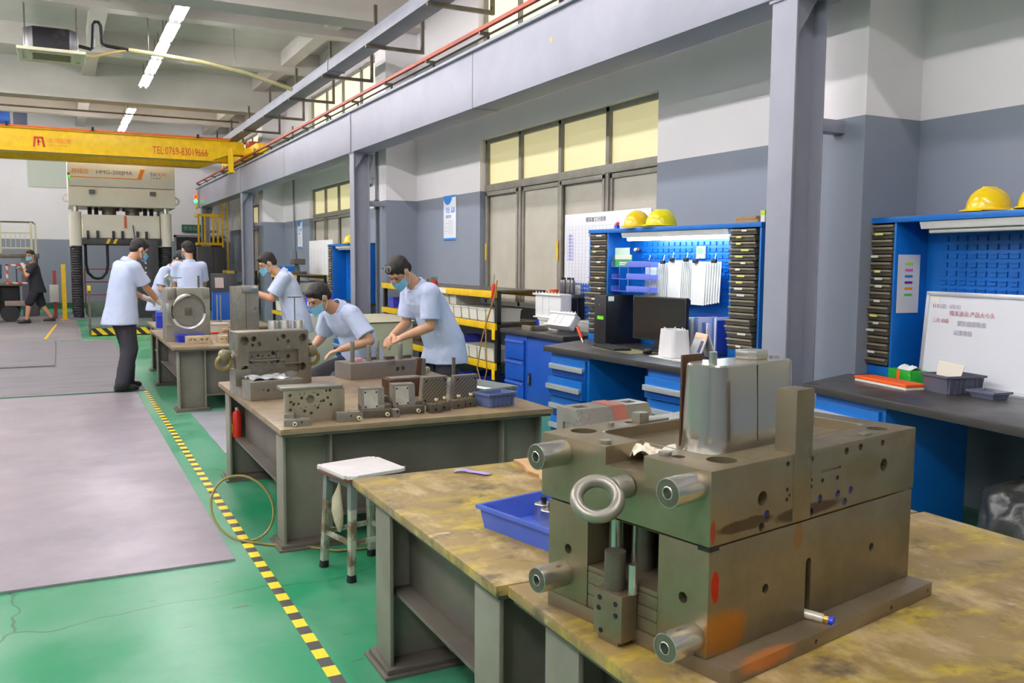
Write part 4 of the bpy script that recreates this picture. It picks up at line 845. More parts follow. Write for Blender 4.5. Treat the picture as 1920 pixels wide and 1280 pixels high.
# ---------------- blue work stations along the right wall ----------------
top_d=mat('dark_worktop',(64,60,58),.36,0,(44,42,41),2.5,.6,.04,40,rvar=.08)
traym=mat('brown_tray',(86,80,68),.5,0,(60,54,46),9,.6); trayl=mat('tray_lip',(132,122,98),.5); lab_y=mat('label_yellow',(226,222,120),.6); lab_w=mat('label_white',(228,226,214),.6)
paper=mat('paper_white',(228,228,226),.7,0,(214,214,210),8,.3)
def worktop(label,loc,rz,L):
    return tag(MB().prism([(0,0),(.70,.36),(1.02,.36),(1.02,-L),(0,-L)],.755,.80).build('worktop',top_d,None,.004,loc=loc,rz=rz),label,'worktop')
def drawers(label,loc,rz,y0,y1,n,h=.163,pm=bluep,hm=handle,pulled=(),zt=.72,x0=.05,slim=False):
    t=thing('drawer_cabinet',label,'drawer cabinet',loc,rz)
    MB().box(x0,.62,y0,y1,.03,.754).build('body',pm,t,.004)
    MB().box(x0+.02,.6,y0+.02,y1-.02,0,.03).build('plinth',black,t)
    for k in range(n):
        z1=zt-k*h; p=.03 if k in pulled else 0
        d=MB().box(x0-.022-p,x0-.001,y0+.03,y1-.03,z1-h+.012,z1).build('drawer',pm,t,.003)
        if slim:
            MB().box(x0-.034-p,x0-.0222-p,y0+.035,y1-.035,z1-.03,z1-.012).build('handle',hm,d,.003); continue
        MB().box(x0-.045-p,x0-.0222-p,y0+.035,y1-.035,z1-h*.52,z1-h*.52+.028).box(x0-.050-p,x0-.043-p,y0+.035,y1-.035,z1-h*.52-.012,z1-h*.52+.028).build('handle',hm,d,.004)
        MB().box(x0-.0235-p,x0-.0222-p,y0+.045,y1-.045,z1-h+.02,z1-h+.06).build('label_slot',mat('slot_blue',(10,66,150),.4),d)
    return t
def hutch(label,loc,rz,lit=True,n=19):
    t=thing('tool_hutch',label,'shelf unit',loc,rz)
    x0,x1=.70,.96; zb,zt=.8005,1.755
    for a in (.34,.075,-1.435,-1.72): MB().box(x0,x1,a-.018,a,zb,zt).build('side_panel',bluep,t,.002)
    MB().box(x0-.012,x1+.01,-1.745,.345,zt,zt+.035).build('top_panel',bluep,t,.003)
    MB().box(x0,x0+.02,.075,.322,zb,zb+.06).box(x0,x0+.02,-1.72,-1.453,zb,zb+.085).build('kick_panel',bluep,t,.002)
    b=MB().box(x1-.012,x1,-1.738,.34,zb,zt)
    for r in range(10):
        for c in range(19):
            y=-.06-c*.071; z=1.665-r*.052
            b.box(x1-.021,x1-.012,y-.048,y,z,z+.005).box(x1-.021,x1-.012,y-.048,y,z-.024,z-.019).box(x1-.021,x1-.012,y-.048,y-.043,z-.024,z+.006)
    b.build('louvred_back_panel',bluep,t)
    random.seed(int(loc[1]*100))
    for s,(a,bb) in enumerate(((.078,.32),(-1.698,-1.438))):
        for k in range(n):
            z=zb+.085+k*(zt-zb-.12)/(n-1)-.0; dx=random.choice((0,.004,-.006,.008,-.012)); 
            if s==0 and lit and k in (5,6,7): dx=-.05
            if s==1 and lit and k in (3,4): dx=-.035
            q=MB().box(x0-.004+dx,x1-.03,a+.004,bb-.004,z-.015,z+.025).build('tray',traym,t,.003)
            MB().box(x0-.016+dx,x0-.004+dx,a+.004,bb-.004,z+.010,z+.024).build('tray_lip',trayl,q,.002)
            if random.random()<.55:
                w_=random.uniform(.04,.08); m_=(a+bb)/2+random.uniform(-.04,.04)
                MB().box(x0-.0175+dx,x0-.016+dx,m_-w_/2,m_+w_/2,z+.006,z+.02).build('tray_label',random.choice((lab_y,lab_w,lab_w)),q)
    lh=MB().prism([(x0+.0,zt-.002),(x0+.10,zt-.002),(x0+.085,zt-.045),(x0+.015,zt-.045)],-1.40,-.12,'y').build('lamp_housing',white,t,.002)
    tm=emis('hutch_tube_lit',(225,250,255),45) if lit else white
    MB().cyl((x0+.05,-1.36,zt-.058),(x0+.05,-.16,zt-.058),.014,n=10).build('lamp_tube',tm,lh)
    return t
A1=(3.60,6.47,0); R1=3.3; A2=(3.88,3.83,0); R2=-7.2
worktop('dark worktop of the lit blue work station with the computer',A1,R1,1.86)
worktop('dark worktop of the unlit blue work station at the right edge, with the orange box',A2,R2,2.4)
drawers('blue drawer cabinet with aluminium handles under the left end of the computer worktop',A1,R1,-.60,-.05,4,pulled=(1,))
drawers('blue drawer cabinet with aluminium handles under the right end of the computer worktop',A1,R1,-1.84,-1.32,4,pulled=(0,),zt=.70)
drawers('blue drawer cabinet half hidden behind the big mould, under the right hand worktop',A2,R2,-.62,-.06,4)
hutch('blue tool hutch with its lamp switched on, full of papers and brown trays',A1,R1,True)
hutch('blue tool hutch with its lamp off, behind the framed whiteboard',A2,R2,False)
def loc(A,r,x,y,z=.8005):
    a=R(r); return (A[0]+x*math.cos(a)-y*math.sin(a),A[1]+x*math.sin(a)+y*math.cos(a),z)
# deep blue cabinet between shelf and desk
AG=(4.14,8.36,0); RG=3
t=drawers('deep blue cabinet with three drawers and a tall door, left of the computer desk',AG,RG,-.45,-.01,3,.215,blued,mat('handle_blue',(70,100,190),.4),(),.70,.05,True)
MB().box(.06,.62,-1.16,-.45,.03,.754).build('body',blued,t,.004); d=MB().box(.04,.059,-1.13,-.47,.05,.72).build('door',blued,t,.003); MB().box(.03,.04,-.55,-.51,.25,.38).build('latch',black,d,.004); MB().box(.02,.03,-.538,-.522,.28,.35).build('latch_lever',bright,d,.002)
tag(MB().prism([(0,.02),(0,-1.19),(.35,-1.16),(.86,-1.16),(.86,.15),(.3,.1)],.756,.80).build('worktop',top_d,None,.004,loc=AG,rz=RG),'dark worktop of the deep blue cabinet, under the white plastic housings','worktop')
# hard hats
hy=mat('hard_hat_yellow',(244,206,10),.25,0,coat=.4); hy2=mat('hard_hat_lemon',(232,220,16),.25,0,coat=.4)
def hat(label,l,rz,m,s=1):
    t=thing('hard_hat',label,'hard hat',l,rz,None)
    n=28; rs=[]
    for i in range(11):
        a=PI/2*i/10; r=math.cos(a)**.8 if i<10 else .06
        rs.append([Vector((.128*r*math.cos(2*PI*k/n)*1.0,.105*r*math.sin(2*PI*k/n),.02+.125*math.sin(a)**1.05)) for k in range(n)])
    MB().rings(rs).build('shell',m,t,smooth=60)
    MB().loft([((.01,0,.012),(.142,0,0),(0,.116,0)),((.008,0,.022),(.136,0,0),(0,.111,0))],28).build('rim',m,t)
    MB().loft([((.13,0,.006),(.05,0,0),(0,.075,0)),((.125,0,.016),(.04,0,0),(0,.07,0))],20).build('peak',m,t)
    MB().loft([((0,0,.118),(.085,0,0),(0,.026,0)),((-.005,0,.1475),(.05,0,0),(0,.015,0))],20).build('crown_ridge',m,t,.004)
    for k in (-1,0,1): MB().box(.035,.05,k*.035-.009,k*.035+.009,.118,.124).build('vent',mat('vent_shade',(170,140,10),.5),t)
    return t
hat('glossy yellow hard hat, left one on the lit hutch',loc(A1,R1,.80,-.215,1.791),200,hy)
hat('lemon yellow hard hat with a smoother dome, right one on the lit hutch',loc(A1,R1,.80,-.53,1.791),150,hy2)
hat('yellow hard hat on top of the unlit hutch at the right edge',loc(A2,R2,.86,-.46,1.791),170,hy)
hat('yellow hard hat on the far blue hutch beside the second column',(4.45,14.75,1.79),190,hy)
hat('second yellow hard hat cut by the right edge of the picture',loc(A2,R2,.86,-.80,1.791),80,hy)
# small things on top of the lit hutch
for k,z in ((0,1.791),(1,1.816)): tag(MB().box(-.05,.05,-.11+.02*k,.11,0,.024).build('wooden_block',mat('wood_block',(170,140,100),.7,0,(130,100,66),12,.6),None,.002,loc=loc(A1,R1,.82,-1.52,z),rz=R1),'small brown wooden block on the lit hutch, %s of the pair'%('lower','upper')[k],'block')
t=thing('paste_tube_box','small lime green and white box on the right end of the lit hutch','box',loc(A1,R1,.80,-1.665,1.791),R1); MB().box(-.02,.02,-.02,.02,0,.05).build('body',white,t,.002); MB().box(-.021,.021,-.021,.021,.05,.085).build('cap',mat('lime',(190,216,60),.5),t,.002)
t=thing('magnet_pins','small cluster of pink, yellow and blue pins on the lit hutch top','pins',loc(A1,R1,.74,-.01,1.791),0); MB().box(-.015,.015,-.02,.02,0,.03).build('holder',mat('pin_blue',(60,80,200),.5),t); MB().ell((0,-.012,.045),(.014,.014,.016)).build('pin_head',mat('pin_pink',(230,60,140),.5),t); MB().ell((0,.014,.04),(.014,.014,.016)).build('pin_head',mat('pin_yellow',(240,200,60),.5),t)
# computer
t=thing('computer_tower','black computer tower with a green and yellow sticker on the front','computer',loc(A1,R1,.55,.03),R1)
MB().box(0,.355,-.175,0,0,.42).build('case',black,t,.006); MB().box(-.012,0,-.173,-.002,.005,.415).build('front_panel',mat('tower_front',(34,34,36),.35),t,.005)
MB().box(-.0135,-.012,-.14,-.05,.21,.24).build('sticker',mat('sticker_green',(120,214,40),.5),t); MB().box(.01,.07,-.1765,-.175,.37,.41).build('label',lab_w,t); MB().box(-.0135,-.012,-.09,-.07,.33,.345).build('badge',mat('badge_dim',(110,100,90),.5),t)
t=thing('monitor','wide black monitor on a small stand beside the computer tower','monitor',loc(A1,R1,.60,-.74),R1-2)
MB().box(0,.03,-.36,.32,.075,.43).build('bezel',black,t,.004); MB().box(-.002,0,-.345,.305,.09,.42).build('screen',mat('screen_glass',(40,36,32),.12),t); MB().box(.01,.05,-.04,.04,.01,.1).build('neck',black,t,.003); MB().box(-.07,.1,-.13,.13,0,.012).build('foot',black,t,.003)
t=thing('keyboard','black keyboard on the computer worktop','keyboard',loc(A1,R1,.33,-.25,.8045),R1-12); MB().box(0,.15,-.42,0,0,.014).build('case',black,t,.003)
k_=MB()
for i in range(5):
    for j in range(15): k_.box(.012+i*.026,.034+i*.026,-.408+j*.0265,-.386+j*.0265,.014,.02)
k_.build('keys',mat('key_black',(52,52,56),.45),t)
t=thing('computer_mouse','black computer mouse beside the keyboard','mouse',loc(A1,R1,.36,-.93),20); MB().ell((0,0,.0215),(.055,.03,.021)).build('shell',black,t); MB().tube([(.05,0,.006),(.08,.03,.004),(.1,.08,.004)],.002,6).build('cable',black,t)
tag(MB().box(0,.24,-.62,0,0,.003).build('desk_mat',mat('desk_mat_olive',(128,120,78),.6,0,(96,90,60),4,.5),None,loc=loc(A1,R1,.27,-.28),rz=R1-4),'olive mat under the keyboard','mat')
# white moulded part and papers on the desk
wm=mat('moulded_white',(232,230,230),.4)
def tub(name,label,l,rz,w_,d_,h,m=wm,bits=6):
    t=thing(name,label,'moulded part',l,rz)
    b=MB(); P=lambda i,z:[(x,y,z) for x,y in rrect(i,w_-i,i,d_-i,min(w_,d_)*.25)]
    b.rings([P(0,0),P(.012,h),P(.017,h),P(.007,.004)],True); b.build('shell',m,t,smooth=50)
    random.seed(9)
    for k in range(bits):
        a=random.random()*2*PI; MB().cyl((w_/2+(w_/2-.02)*math.cos(a),d_/2+(d_/2-.02)*math.sin(a),h-.02),(w_/2+(w_/2-.02)*math.cos(a),d_/2+(d_/2-.02)*math.sin(a),h+.012),.006,n=8).build('boss',m,t)
    return t
tub('moulded_part','tall white plastic moulded part standing on papers on the computer worktop',loc(A1,R1,.27,-1.30,.8075),R1-18,.17,.27,.20)
tag(MB().box(0,.22,0,.30,0,.004).build('paper_sheet',paper,None,loc=loc(A1,R1,.22,-1.35),rz=R1-10),'white paper sheets under the moulded part','paper')
tag(MB().box(0,.22,0,.34,0,.006).build('notebook',paper,None,loc=loc(A1,R1,.28,-1.72),rz=R1+12),'open white notebook right of the moulded part','notebook')
t=thing('desk_calendar','tent desk calendar with a peach top band behind the moulded part','calendar',loc(A1,R1,.52,-1.20),R1-20)
MB().hexa([(0,-.22,0),(.01,-.22,0),(.01,0,0),(0,0,0),(.07,-.22,.18),(.075,-.22,.18),(.075,0,.18),(.07,0,.18)]).build('front_leaf',paper,t); MB().hexa([(.054,-.22,.145),(.056,-.22,.145),(.056,0,.145),(.054,0,.145),(.067,-.22,.181),(.071,-.22,.181),(.071,0,.181),(.067,0,.181)]).build('top_band',mat('peach',(240,196,160),.6),t)
MB().hexa([(.013,-.2,.045),(.015,-.2,.045),(.015,-.15,.045),(.013,-.15,.045),(.046,-.2,.13),(.048,-.2,.13),(.048,-.15,.13),(.046,-.15,.13)]).build('photo',mat('cal_photo',(110,90,90),.6,0,(60,90,160),20,.8),t); MB().hexa([(.14,-.22,0),(.145,-.22,0),(.145,0,0),(.14,0,0),(.075,-.22,.18),(.08,-.22,.18),(.08,0,.18),(.075,0,.18)]).build('rear_leaf',paper,t)
# files standing at the back
random.seed(2)
t=thing('file_holder','clear blue file holder standing under the hanging papers','file holder',loc(A1,R1,.72,-.84),R1); MB().box(.0,.22,-.46,-.455,0,.27).box(.0,.22,-.005,0,0,.2).box(.215,.22,-.46,0,0,.3).box(0,.22,-.46,0,0,.006).build('shell',mat('clear_blue',(60,90,190),.3,trans=.3),t)
for k in range(9):
    y=-.43+k*.045; f=MB().box(.015,.20,y,y+.018,.0065,.27+random.uniform(-.03,.02)).build('file_folder',mat('file%d'%(k%4),[(210,216,226),(120,140,200),(226,226,220),(90,110,180)][k%4],.5),None,.002,loc=loc(A1,R1,.72,-.84,.8005),rz=R1); tag(f,'%s upright file in the clear blue holder on the lit work station'%('leftmost','second from left','third from left','fourth from left','middle','fourth from right','third from right','second from right','rightmost')[8-k],'file','files in the blue holder')
for k,(y0,y1,zt_,zb_) in enumerate(((-.30,-.575,1.50,1.16),(-.60,-.86,1.52,1.18),(-.88,-1.18,1.51,1.17))):
    t=thing('paper_bundle','thick bundle of white papers hung from clips on the lit hutch, %s of three'%('left','middle','right')[k],'papers',loc(A1,R1,.86,0,0),R1,None)
    for j in range(7):
        a=y0-j*(abs(y1-y0)-.17)/6; x=-.03+j*.006; MB().hexa([(x-.02,a-.17,zb_+.004*j),(x-.018,a-.17,zb_+.004*j),(x+.0,a,zb_+.008*j),(x-.002,a,zb_+.008*j),(x,a-.165,zt_),(x+.002,a-.165,zt_),(x+.002,a,zt_),(x,a,zt_)]).build('sheet',paper,t)
    for a in (y0-.05,y1+.04): MB().box(-.05,-.03,a-.025,a+.025,zt_-.01,zt_+.02).build('binder_clip',black,t,.003); MB().tube([(-.04,a-.012,zt_+.02),(-.02,a,zt_+.06),(.06,a,zt_+.06),(-.0,a+.012,zt_+.02)],.003,6).build('clip_hook',bright,t)
t=thing('letter_tray_rack','three tier lavender blue letter tray rack inside the lit hutch','tray rack',loc(A1,R1,.72,.04),R1)
lv=mat('lavender_plastic',(108,124,222),.4)
for k in range(3):
    z=.45+k*.105; MB().box(0,.085,-.54,-.005,z,z+.004).box(0,.004,-.54,-.22,z,z+.05).box(0,.085,-.008,-.005,z,z+.045).box(0,.085,-.54,-.537,z,z+.045).build('tray',lv,t,.0015)
for x,y in ((.004,-.24),(.004,-.53),(.08,-.02),(.08,-.53)): MB().cyl((x,y,.44),(x,y,.70),.004,n=6).build('post',bright,t)
t=thing('leaflet_holder','green and white leaflets standing on the top letter tray','leaflets',loc(A1,R1,.735,.03,1.466),R1)
MB().box(.0,.006,-.26,-.03,0,.10).build('leaflet',mat('leaflet_green',(50,160,90),.6),t); MB().box(-.003,-.0005,-.26,-.03,.06,.10).build('white_band',lab_w,t); MB().box(.02,.025,-.2,.0,.0,.16).build('leaflet',mat('leaflet_pale',(196,222,206),.6),t); MB().box(-.003,-.0005,-.03,-.0,.0,.1).build('leaflet_edge',mat('leaflet_dark',(40,90,60),.6),t)
MB().box(-.0012,0,-.2,-.09,.026,.038).box(-.0012,0,-.17,-.09,.012,.02).build('text_bar',lab_w,t)
t=thing('digital_thermometer','white digital clock thermometer hung on the louvred panel','thermometer',loc(A1,R1,.925,-.82,1.535),R1); MB().box(0,.018,-.10,0,0,.10).build('case',white,t,.008); MB().box(-.001,0,-.08,-.015,.04,.085).build('display',mat('lcd',(120,140,110),.4),t)
t=thing('paint_bottle_row','small bottle and dark red cap hung inside the lit hutch','bottle',loc(A1,R1,.90,-.07,1.60),0); MB().cyl((0,-.01,0),(0,.0,.02),.018,n=14).build('cap',white,t); MB().cyl((0,-.055,0),(0,-.045,.02),.016,n=14).build('cap',mat('cap_dark_red',(110,50,60),.5),t)
# under the desk
tag(MB().ell((0,0,.10),(.17,.13,.10)).build('stuffed_bag',mat('bag_white',(206,204,212),.7,0,(170,168,180),6,.5,.4,20),None,loc=loc(A1,R1,.55,-.98,.001)),'stuffed white plastic bag on the floor under the computer worktop','bag')
tag(MB().cyl((0,0,0),(0,0,.75),.009,n=8).build('conduit_pipe',cream,None,loc=loc(A1,R1,.75,-.74,.003)),'thin cream pipe standing under the computer worktop','pipe')
tag(MB().box(0,.25,-1.7,.2,.0,.62).build('knee_space_shade',mat('knee_shade_dark',(44,40,40),.7),None,loc=loc(A1,R1,.95,0,.001),rz=R1),'dark sheet standing in for the shade of the knee space under the computer desk','board')  # dark sheet added to stand in for the shade of the knee space
# wiper brush standing on the corner
def brush(name,label,l,rx,rz):
    t=thing(name,label,'brush',l,rz); M=Matrix.Rotation(R(rx),3,'X')
    f=lambda z:M@Vector((0,0,z)); MB().cyl(f(0),f(.05),.009,n=10).build('tip',bright,t); MB().cyl(f(.05),f(.17),.014,.012,n=10).build('handle',mat('brush_red',(230,70,40),.4),t,.003); return t
brush('air_gun','red handled air gun leaning at the left back corner of the computer worktop',loc(A1,R1,.45,.06),-38,0)
# ---------------- things on the unlit work station ----------------
t=thing('flat_tool_case','flat orange and white tool case lying on the right hand worktop','tool case',loc(A2,R2,.38,-.0),R2-4)
MB().box(0,.13,-.44,0,0,.016).build('base',lab_w,t,.003); MB().box(-.004,.134,-.444,.004,.016,.034).build('lid',mat('case_orange',(246,98,30),.4),t,.005)
t=thing('tissue_box','open green and white tissue box behind the orange case','tissue box',loc(A2,R2,.60,-.03),R2-10); gb=mat('box_green',(26,160,40),.5,0,(220,240,220),30,.9,thr=(.62,.66))
MB().box(0,.12,-.22,0,0,.075).build('box',gb,t,.003); MB().box(-.001,.0,-.12,-.09,.0,.075).build('orange_band',mat('case_orange',(246,98,30),.4),t); MB().grid(lambda a,b:(.02+.08*a,-.18+.12*b,.076+.03*math.sin(PI*a)*abs(math.sin(5*b+a))),6,8).build('tissue',paper,t)
dg=mat('bin_dark_grey',(84,86,100),.5)
crate('parts_bin','dark grey ribbed plastic bin with papers in it, on the right hand worktop','bin',loc(A2,R2,.44,-.635),R2-6,.24,.20,.10,dg,ribs=7)
tag(MB().hexa([(0,0,0),(.003,0,0),(.003,.15,0),(0,.15,0),(.05,-.01,.14),(.053,-.01,.14),(.053,.17,.15),(.05,.17,.15)]).build('cream_card',mat('card_cream',(222,214,198),.7),None,loc=loc(A2,R2,.52,-.615,.815),rz=R2),'cream card leaning up out of the dark grey bin','card')
crate('clear_box','small clear plastic box of white pieces right of the dark grey bin','box',loc(A2,R2,.52,-.86),R2,.12,.16,.04,mat('clear_grey',(130,136,160),.2,trans=.5),ribs=0)
for k in range(3): tag(MB().box(0,.035,0,.03,0,.015).build('white_piece',lab_w,None,.003,loc=loc(A2,R2,.54+.03*k,-.83+.045*k,.8075),rz=20*k),'small white piece in the clear box, %s of three'%('front','middle','back')[k],'piece','pieces in the clear box')
t=thing('whiteboard','framed whiteboard with faint red handwriting leaning against the unlit hutch','whiteboard',loc(A2,R2,.78,-.12),R2); lean=lambda z:.04*z/.55
def WB(y0,y1,z0,z1,dx0,dx1): return [(dx0+lean(z0),y0,z0),(dx1+lean(z0),y0,z0),(dx1+lean(z0),y1,z0),(dx0+lean(z0),y1,z0),(dx0+lean(z1),y0,z1),(dx1+lean(z1),y0,z1),(dx1+lean(z1),y1,z1),(dx0+lean(z1),y1,z1)]
MB().hexa(WB(-.98,0,.0,.52,-.006,.0)).build('board',mat('whiteboard_white',(224,226,232),.25),t)
MB().hexa(WB(-1,.018,.515,.54,-.014,.004)).hexa(WB(-1,.018,-.0,.02,-.014,.004)).hexa(WB(0,.022,0,.54,-.014,.004)).build('frame',handle,t,.002)
MB().hexa(WB(-.9,-.42,.0,.012,-.06,-.01)).build('pen_ledge',handle,t)
rw=mat('faded_red_ink',(206,150,156),.6); gw=mat('faded_grey_ink',(186,180,196),.6); rk=mat('red_ink',(214,90,100),.6)
for s,y,z,sz,m_ in (('111',-.03,.445,.03,rk),('日期：4月7日',-.07,.445,.028,gw),('模具清洗 产品大小头',-.16,.405,.034,rw),('三月 修模',-.04,.36,.028,rw),('顶针高度检查',-.22,.35,.034,gw),('试模项目',-.2,.295,.034,gw)):
    o=text('handwriting',s,sz,m_,t,(0,0,0),(PI/2,0,-PI/2)); o.location=(-.0085+lean(z)-.001,y,z)
MB().hexa(WB(-.075,-.012,.475,.512,-.0075,-.0062)).build('label_outline',lab_w,t)
t=thing('colour_key_sheet','white sheet with six coloured bars taped inside the unlit hutch','sheet',loc(A2,R2,.705,.055,1.18),R2+2)
MB().box(0,.17,-.002,0,0,.36).build('sheet',paper,t)
for k,c_ in enumerate(((186,232,40),(240,110,170),(40,130,180),(130,20,160),(250,150,30),(90,214,90))): MB().box(.055,.115,-.0035,-.002,.295-k*.038,.31-k*.038).build('colour_bar',mat('bar%d'%k,c_,.6),t)
t.location=loc(A2,R2,.72,.054,1.20); t.rotation_euler=(0,0,R(R2))
t=thing('black_refuse_bag','crumpled black refuse bag under the right hand worktop','bag',loc(A2,R2,.45,-1.25,.001),0)
o=MB().ell((0,0,.24),(.24,.3,.26),n=24,m=16).build('bag',mat('bin_bag',(50,50,50),.3,0,(90,90,86),5,.5,.8,14),t); o=vox(o,.02,2,.10,.12)
o=MB().ell((-.02,.0,.10),(.12,.14,.10),n=20,m=12).build('clear_bag',mat('crumpled_plastic',(150,150,146),.25,0,(90,94,90),8,.6,.8,20),None,loc=loc(A2,R2,.12,-1.02,.012)); vox(o,.015,1,.06,.07); tag(o,'crumpled clear plastic bag in front of the black refuse bag','bag')
# ---------------- things on the deep blue cabinet ----------------
wc=mat('crate_white',(222,220,208),.5,0,(200,196,180),8,.4)
crate('parts_bin','small bright blue bin at the back of the deep blue cabinet','bin',loc(AG,RG,.45,-.12),RG,.24,.16,.075,mat('vivid_blue_plastic',(44,64,196),.4),ribs=0)
crate('parts_bin','white bin under the leaning white housings on the deep blue cabinet','bin',loc(AG,RG,.34,-.56),RG,.24,.36,.11,wc,ribs=4)
crate('parts_bin','white bin at the right end of the deep blue cabinet top','bin',loc(AG,RG,.50,-1.02),RG,.20,.36,.11,wc,ribs=4)
def housing(label,l,rz,ry,w_,d_,h):
    t=thing('white_housing',label,'plastic housing',l,rz); t.rotation_euler=(R(0),R(ry),R(rz))
    o=MB().box(0,w_,0,d_,0,h).build('shell',wm,t,.02,seg=3); cut(o,MB().box(.02,w_+.1,.012,d_-.012,.015,h-.01).box(-.01,.006,.03,d_*.45,.03,h-.03).box(-.01,.006,d_*.52,d_*.7,.03,h-.03).box(-.01,.004,d_*.75,d_-.03,.03,h*.5),40)
    for k in range(8): MB().cyl((-.004,d_*(k+.5)/8,h),(-.004,d_*(k+.5)/8,h+.02),.006,n=8).build('boss',wm,t)
    MB().box(-.02,.0,-.02,d_+.02,h-.02,h).box(-.015,.0,-.015,d_+.015,0,.015).build('flange',wm,t,.003); return t
housing('tall white ribbed plastic housing standing at the back of the deep blue cabinet',loc(AG,RG,.38,-.56,.912),RG,0,.14,.50,.26)
housing('smaller white ribbed plastic cover leaning on the bins of the deep blue cabinet',loc(AG,RG,.17,-1.02,.87),RG,35,.08,.42,.16)
t=thing('metal_square','flat steel set square standing on the deep blue cabinet','square',loc(AG,RG,.10,-.26),RG); MB().box(0,.2,-.2,-.17,0,.05).box(0,.02,-.2,0,0,.05).build('body',steel,t,.002)
t=thing('pegboard','dark blue perforated pegboard with a paper sheet, behind the white housings','pegboard',loc(AG,RG,.735,-.0,.8005),RG)
pbm=bpy.data.materials.new('pegboard_blue'); pbm.use_nodes=True; N=pbm.node_tree.nodes; L=pbm.node_tree.links; b=N['Principled BSDF']
tc=N.new('ShaderNodeTexCoord'); mp=N.new('ShaderNodeMapping'); mp.inputs['Scale'].default_value=(1,1/.045,1/.045); L.new(tc.outputs['Object'],mp.inputs[0]); fr=N.new('ShaderNodeVectorMath'); fr.operation='FRACTION'; L.new(mp.outputs[0],fr.inputs[0]); sb=N.new('ShaderNodeVectorMath'); sb.operation='SUBTRACT'; sb.inputs[1].default_value=(0,.5,.5); L.new(fr.outputs[0],sb.inputs[0]); ml=N.new('ShaderNodeVectorMath'); ml.operation='MULTIPLY'; ml.inputs[1].default_value=(0,1,1); L.new(sb.outputs[0],ml.inputs[0]); ln=N.new('ShaderNodeVectorMath'); ln.operation='LENGTH'; L.new(ml.outputs[0],ln.inputs[0]); lt=N.new('ShaderNodeMath'); lt.operation='LESS_THAN'; lt.inputs[1].default_value=.2; L.new(ln.outputs['Value'],lt.inputs[0]); mx=N.new('ShaderNodeMix'); mx.data_type='RGBA'; mx.inputs[6].default_value=lin((44,80,160))+(1,); mx.inputs[7].default_value=lin((190,200,220))+(1,); L.new(lt.outputs[0],mx.inputs[0]); L.new(mx.outputs[2],b.inputs['Base Color'])
MB().box(0,.01,-1.1,-.0,0,.48).build('board',pbm,t,.002); MB().box(-.004,-.001,-.40,-.18,.14,.46).build('pinned_sheet',paper,t); MB().tube([(0,-.44,.42),(-.05,-.44,.41),(-.06,-.44,.43)],.003,6).build('hook',bright,t)
# dark steel table with black bottles behind
t=thing('dark_steel_table','low dark steel rack shelf with black legs standing behind the white housings','table',loc(AG,RG,.59,.14),RG)
MB().box(0,.14,-.62,0,.325,.36).build('tabletop',steel_d,t,.004)
for x,y in ((.0,-.05),(.09,-.05),(.0,-.62),(.09,-.62)): MB().box(x,x+.05,y,y+.05,0,.325).build('leg',black,t)
for k,(x,y) in enumerate(((4.79,8.16),(4.80,8.10),(4.79,8.05),(4.78,7.97),(4.80,8.22))):
    b=MB().lathe([(.022,0),(.024,.005),(.024,.13),(.018,.15),(.012,.155)],(0,0,0),18).build('body',mat('cylinder_chrome',(120,118,120),.25,.6),None); b.name='steel_cylinder'; b.location=(x,y,1.161); q=MB().cyl((0,0,.155),(0,0,.175),.014,n=12).build('cap',black,b); tag(b,'small dark capped metal cylinder, %s of the five on the rack shelf'%('second from left','middle','second from right','rightmost','leftmost')[k],'cylinder','capped cylinders on the steel table')
tag(MB().cyl((0,0,0),(0,0,.045),.05,n=22).build('orange_tin',mat('tin_orange',(226,80,30),.45),None,.004,loc=(4.78,8.36,1.161)),'flat orange round tin on the dark steel table','tin')
# ---------------- yellow rack ----------------
def rack(label,x,y0,y1,zs,rz=0):
    t=thing('yellow_rack',label,'rack',(x,y0,0),rz); L_=y1-y0
    for y in (0,L_-.06):
        for xx in (.0,.55): MB().box(xx,xx+.05,y,y+.06,0,zs[-1]).build('upright',black,t,.002)
    for z in zs:
        for xx in (-.025,.60): MB().box(xx,xx+.024,0,L_,z-.075,z).build('beam',yel,t,.002)
        MB().box(-.0,.60,.0,L_,z-.012,z+.008).build('deck',steel_d,t)
    for z in zs[:-1]:
        MB().box(-.03,-.024,0,.07,z-.18,z-.075).build('bracket',yel,t)
    MB().box(-.0265,-.025,L_*.36,L_*.36+.35,zs[-1]-.065,zs[-1]-.01).build('label',lab_w,t); MB().box(-.0265,-.025,L_-1.35,L_-1.1,zs[1]-.065,zs[1]-.01).build('label',lab_w,t)
    return t
rack('long yellow beamed storage rack with white bins, behind the standing worker',4.22,8.62,12.42,(.39,.83,1.18))
pbn=MB; B0=None
def bin0(label,l,m,rz=0,w_=.34,d_=.20,h=.14,g=None):
    t=thing('storage_bin',label,'bin',l,rz,g); b=MB(); q=lambda i,z:[(i,i,z),(w_-i,i,z),(w_-i,d_-i,z),(i,d_-i,z)]
    b.rings([q(.01,0),q(0,h),q(.006,h),q(.014,.006)]); b.build('shell',m,t); MB().rings([q(-.008,h-.012),q(-.008,h),q(.003,h),q(.003,h-.012)],False,True).build('rim',m,t)
    MB().box(.02,w_-.02,.02,d_-.02,.01,h*.7).build('contents',steel_d,t,.01); return t
P=('nearest the blue cabinet','second from the blue cabinet','third from the blue cabinet','fourth from the blue cabinet','fifth from the blue cabinet','sixth from the blue cabinet','seventh from the blue cabinet')
for k in range(6): bin0('white bin on the middle shelf of the long rack, %s'%P[k],(4.225,8.72+k*.225,.8385),wc,g='white bins on the middle shelf')
for k in range(2): bin0('white bin stacked on the middle shelf row behind the worker, %s'%('right','left')[k],(4.26,9.84+k*.225,.9805-.0),wc)
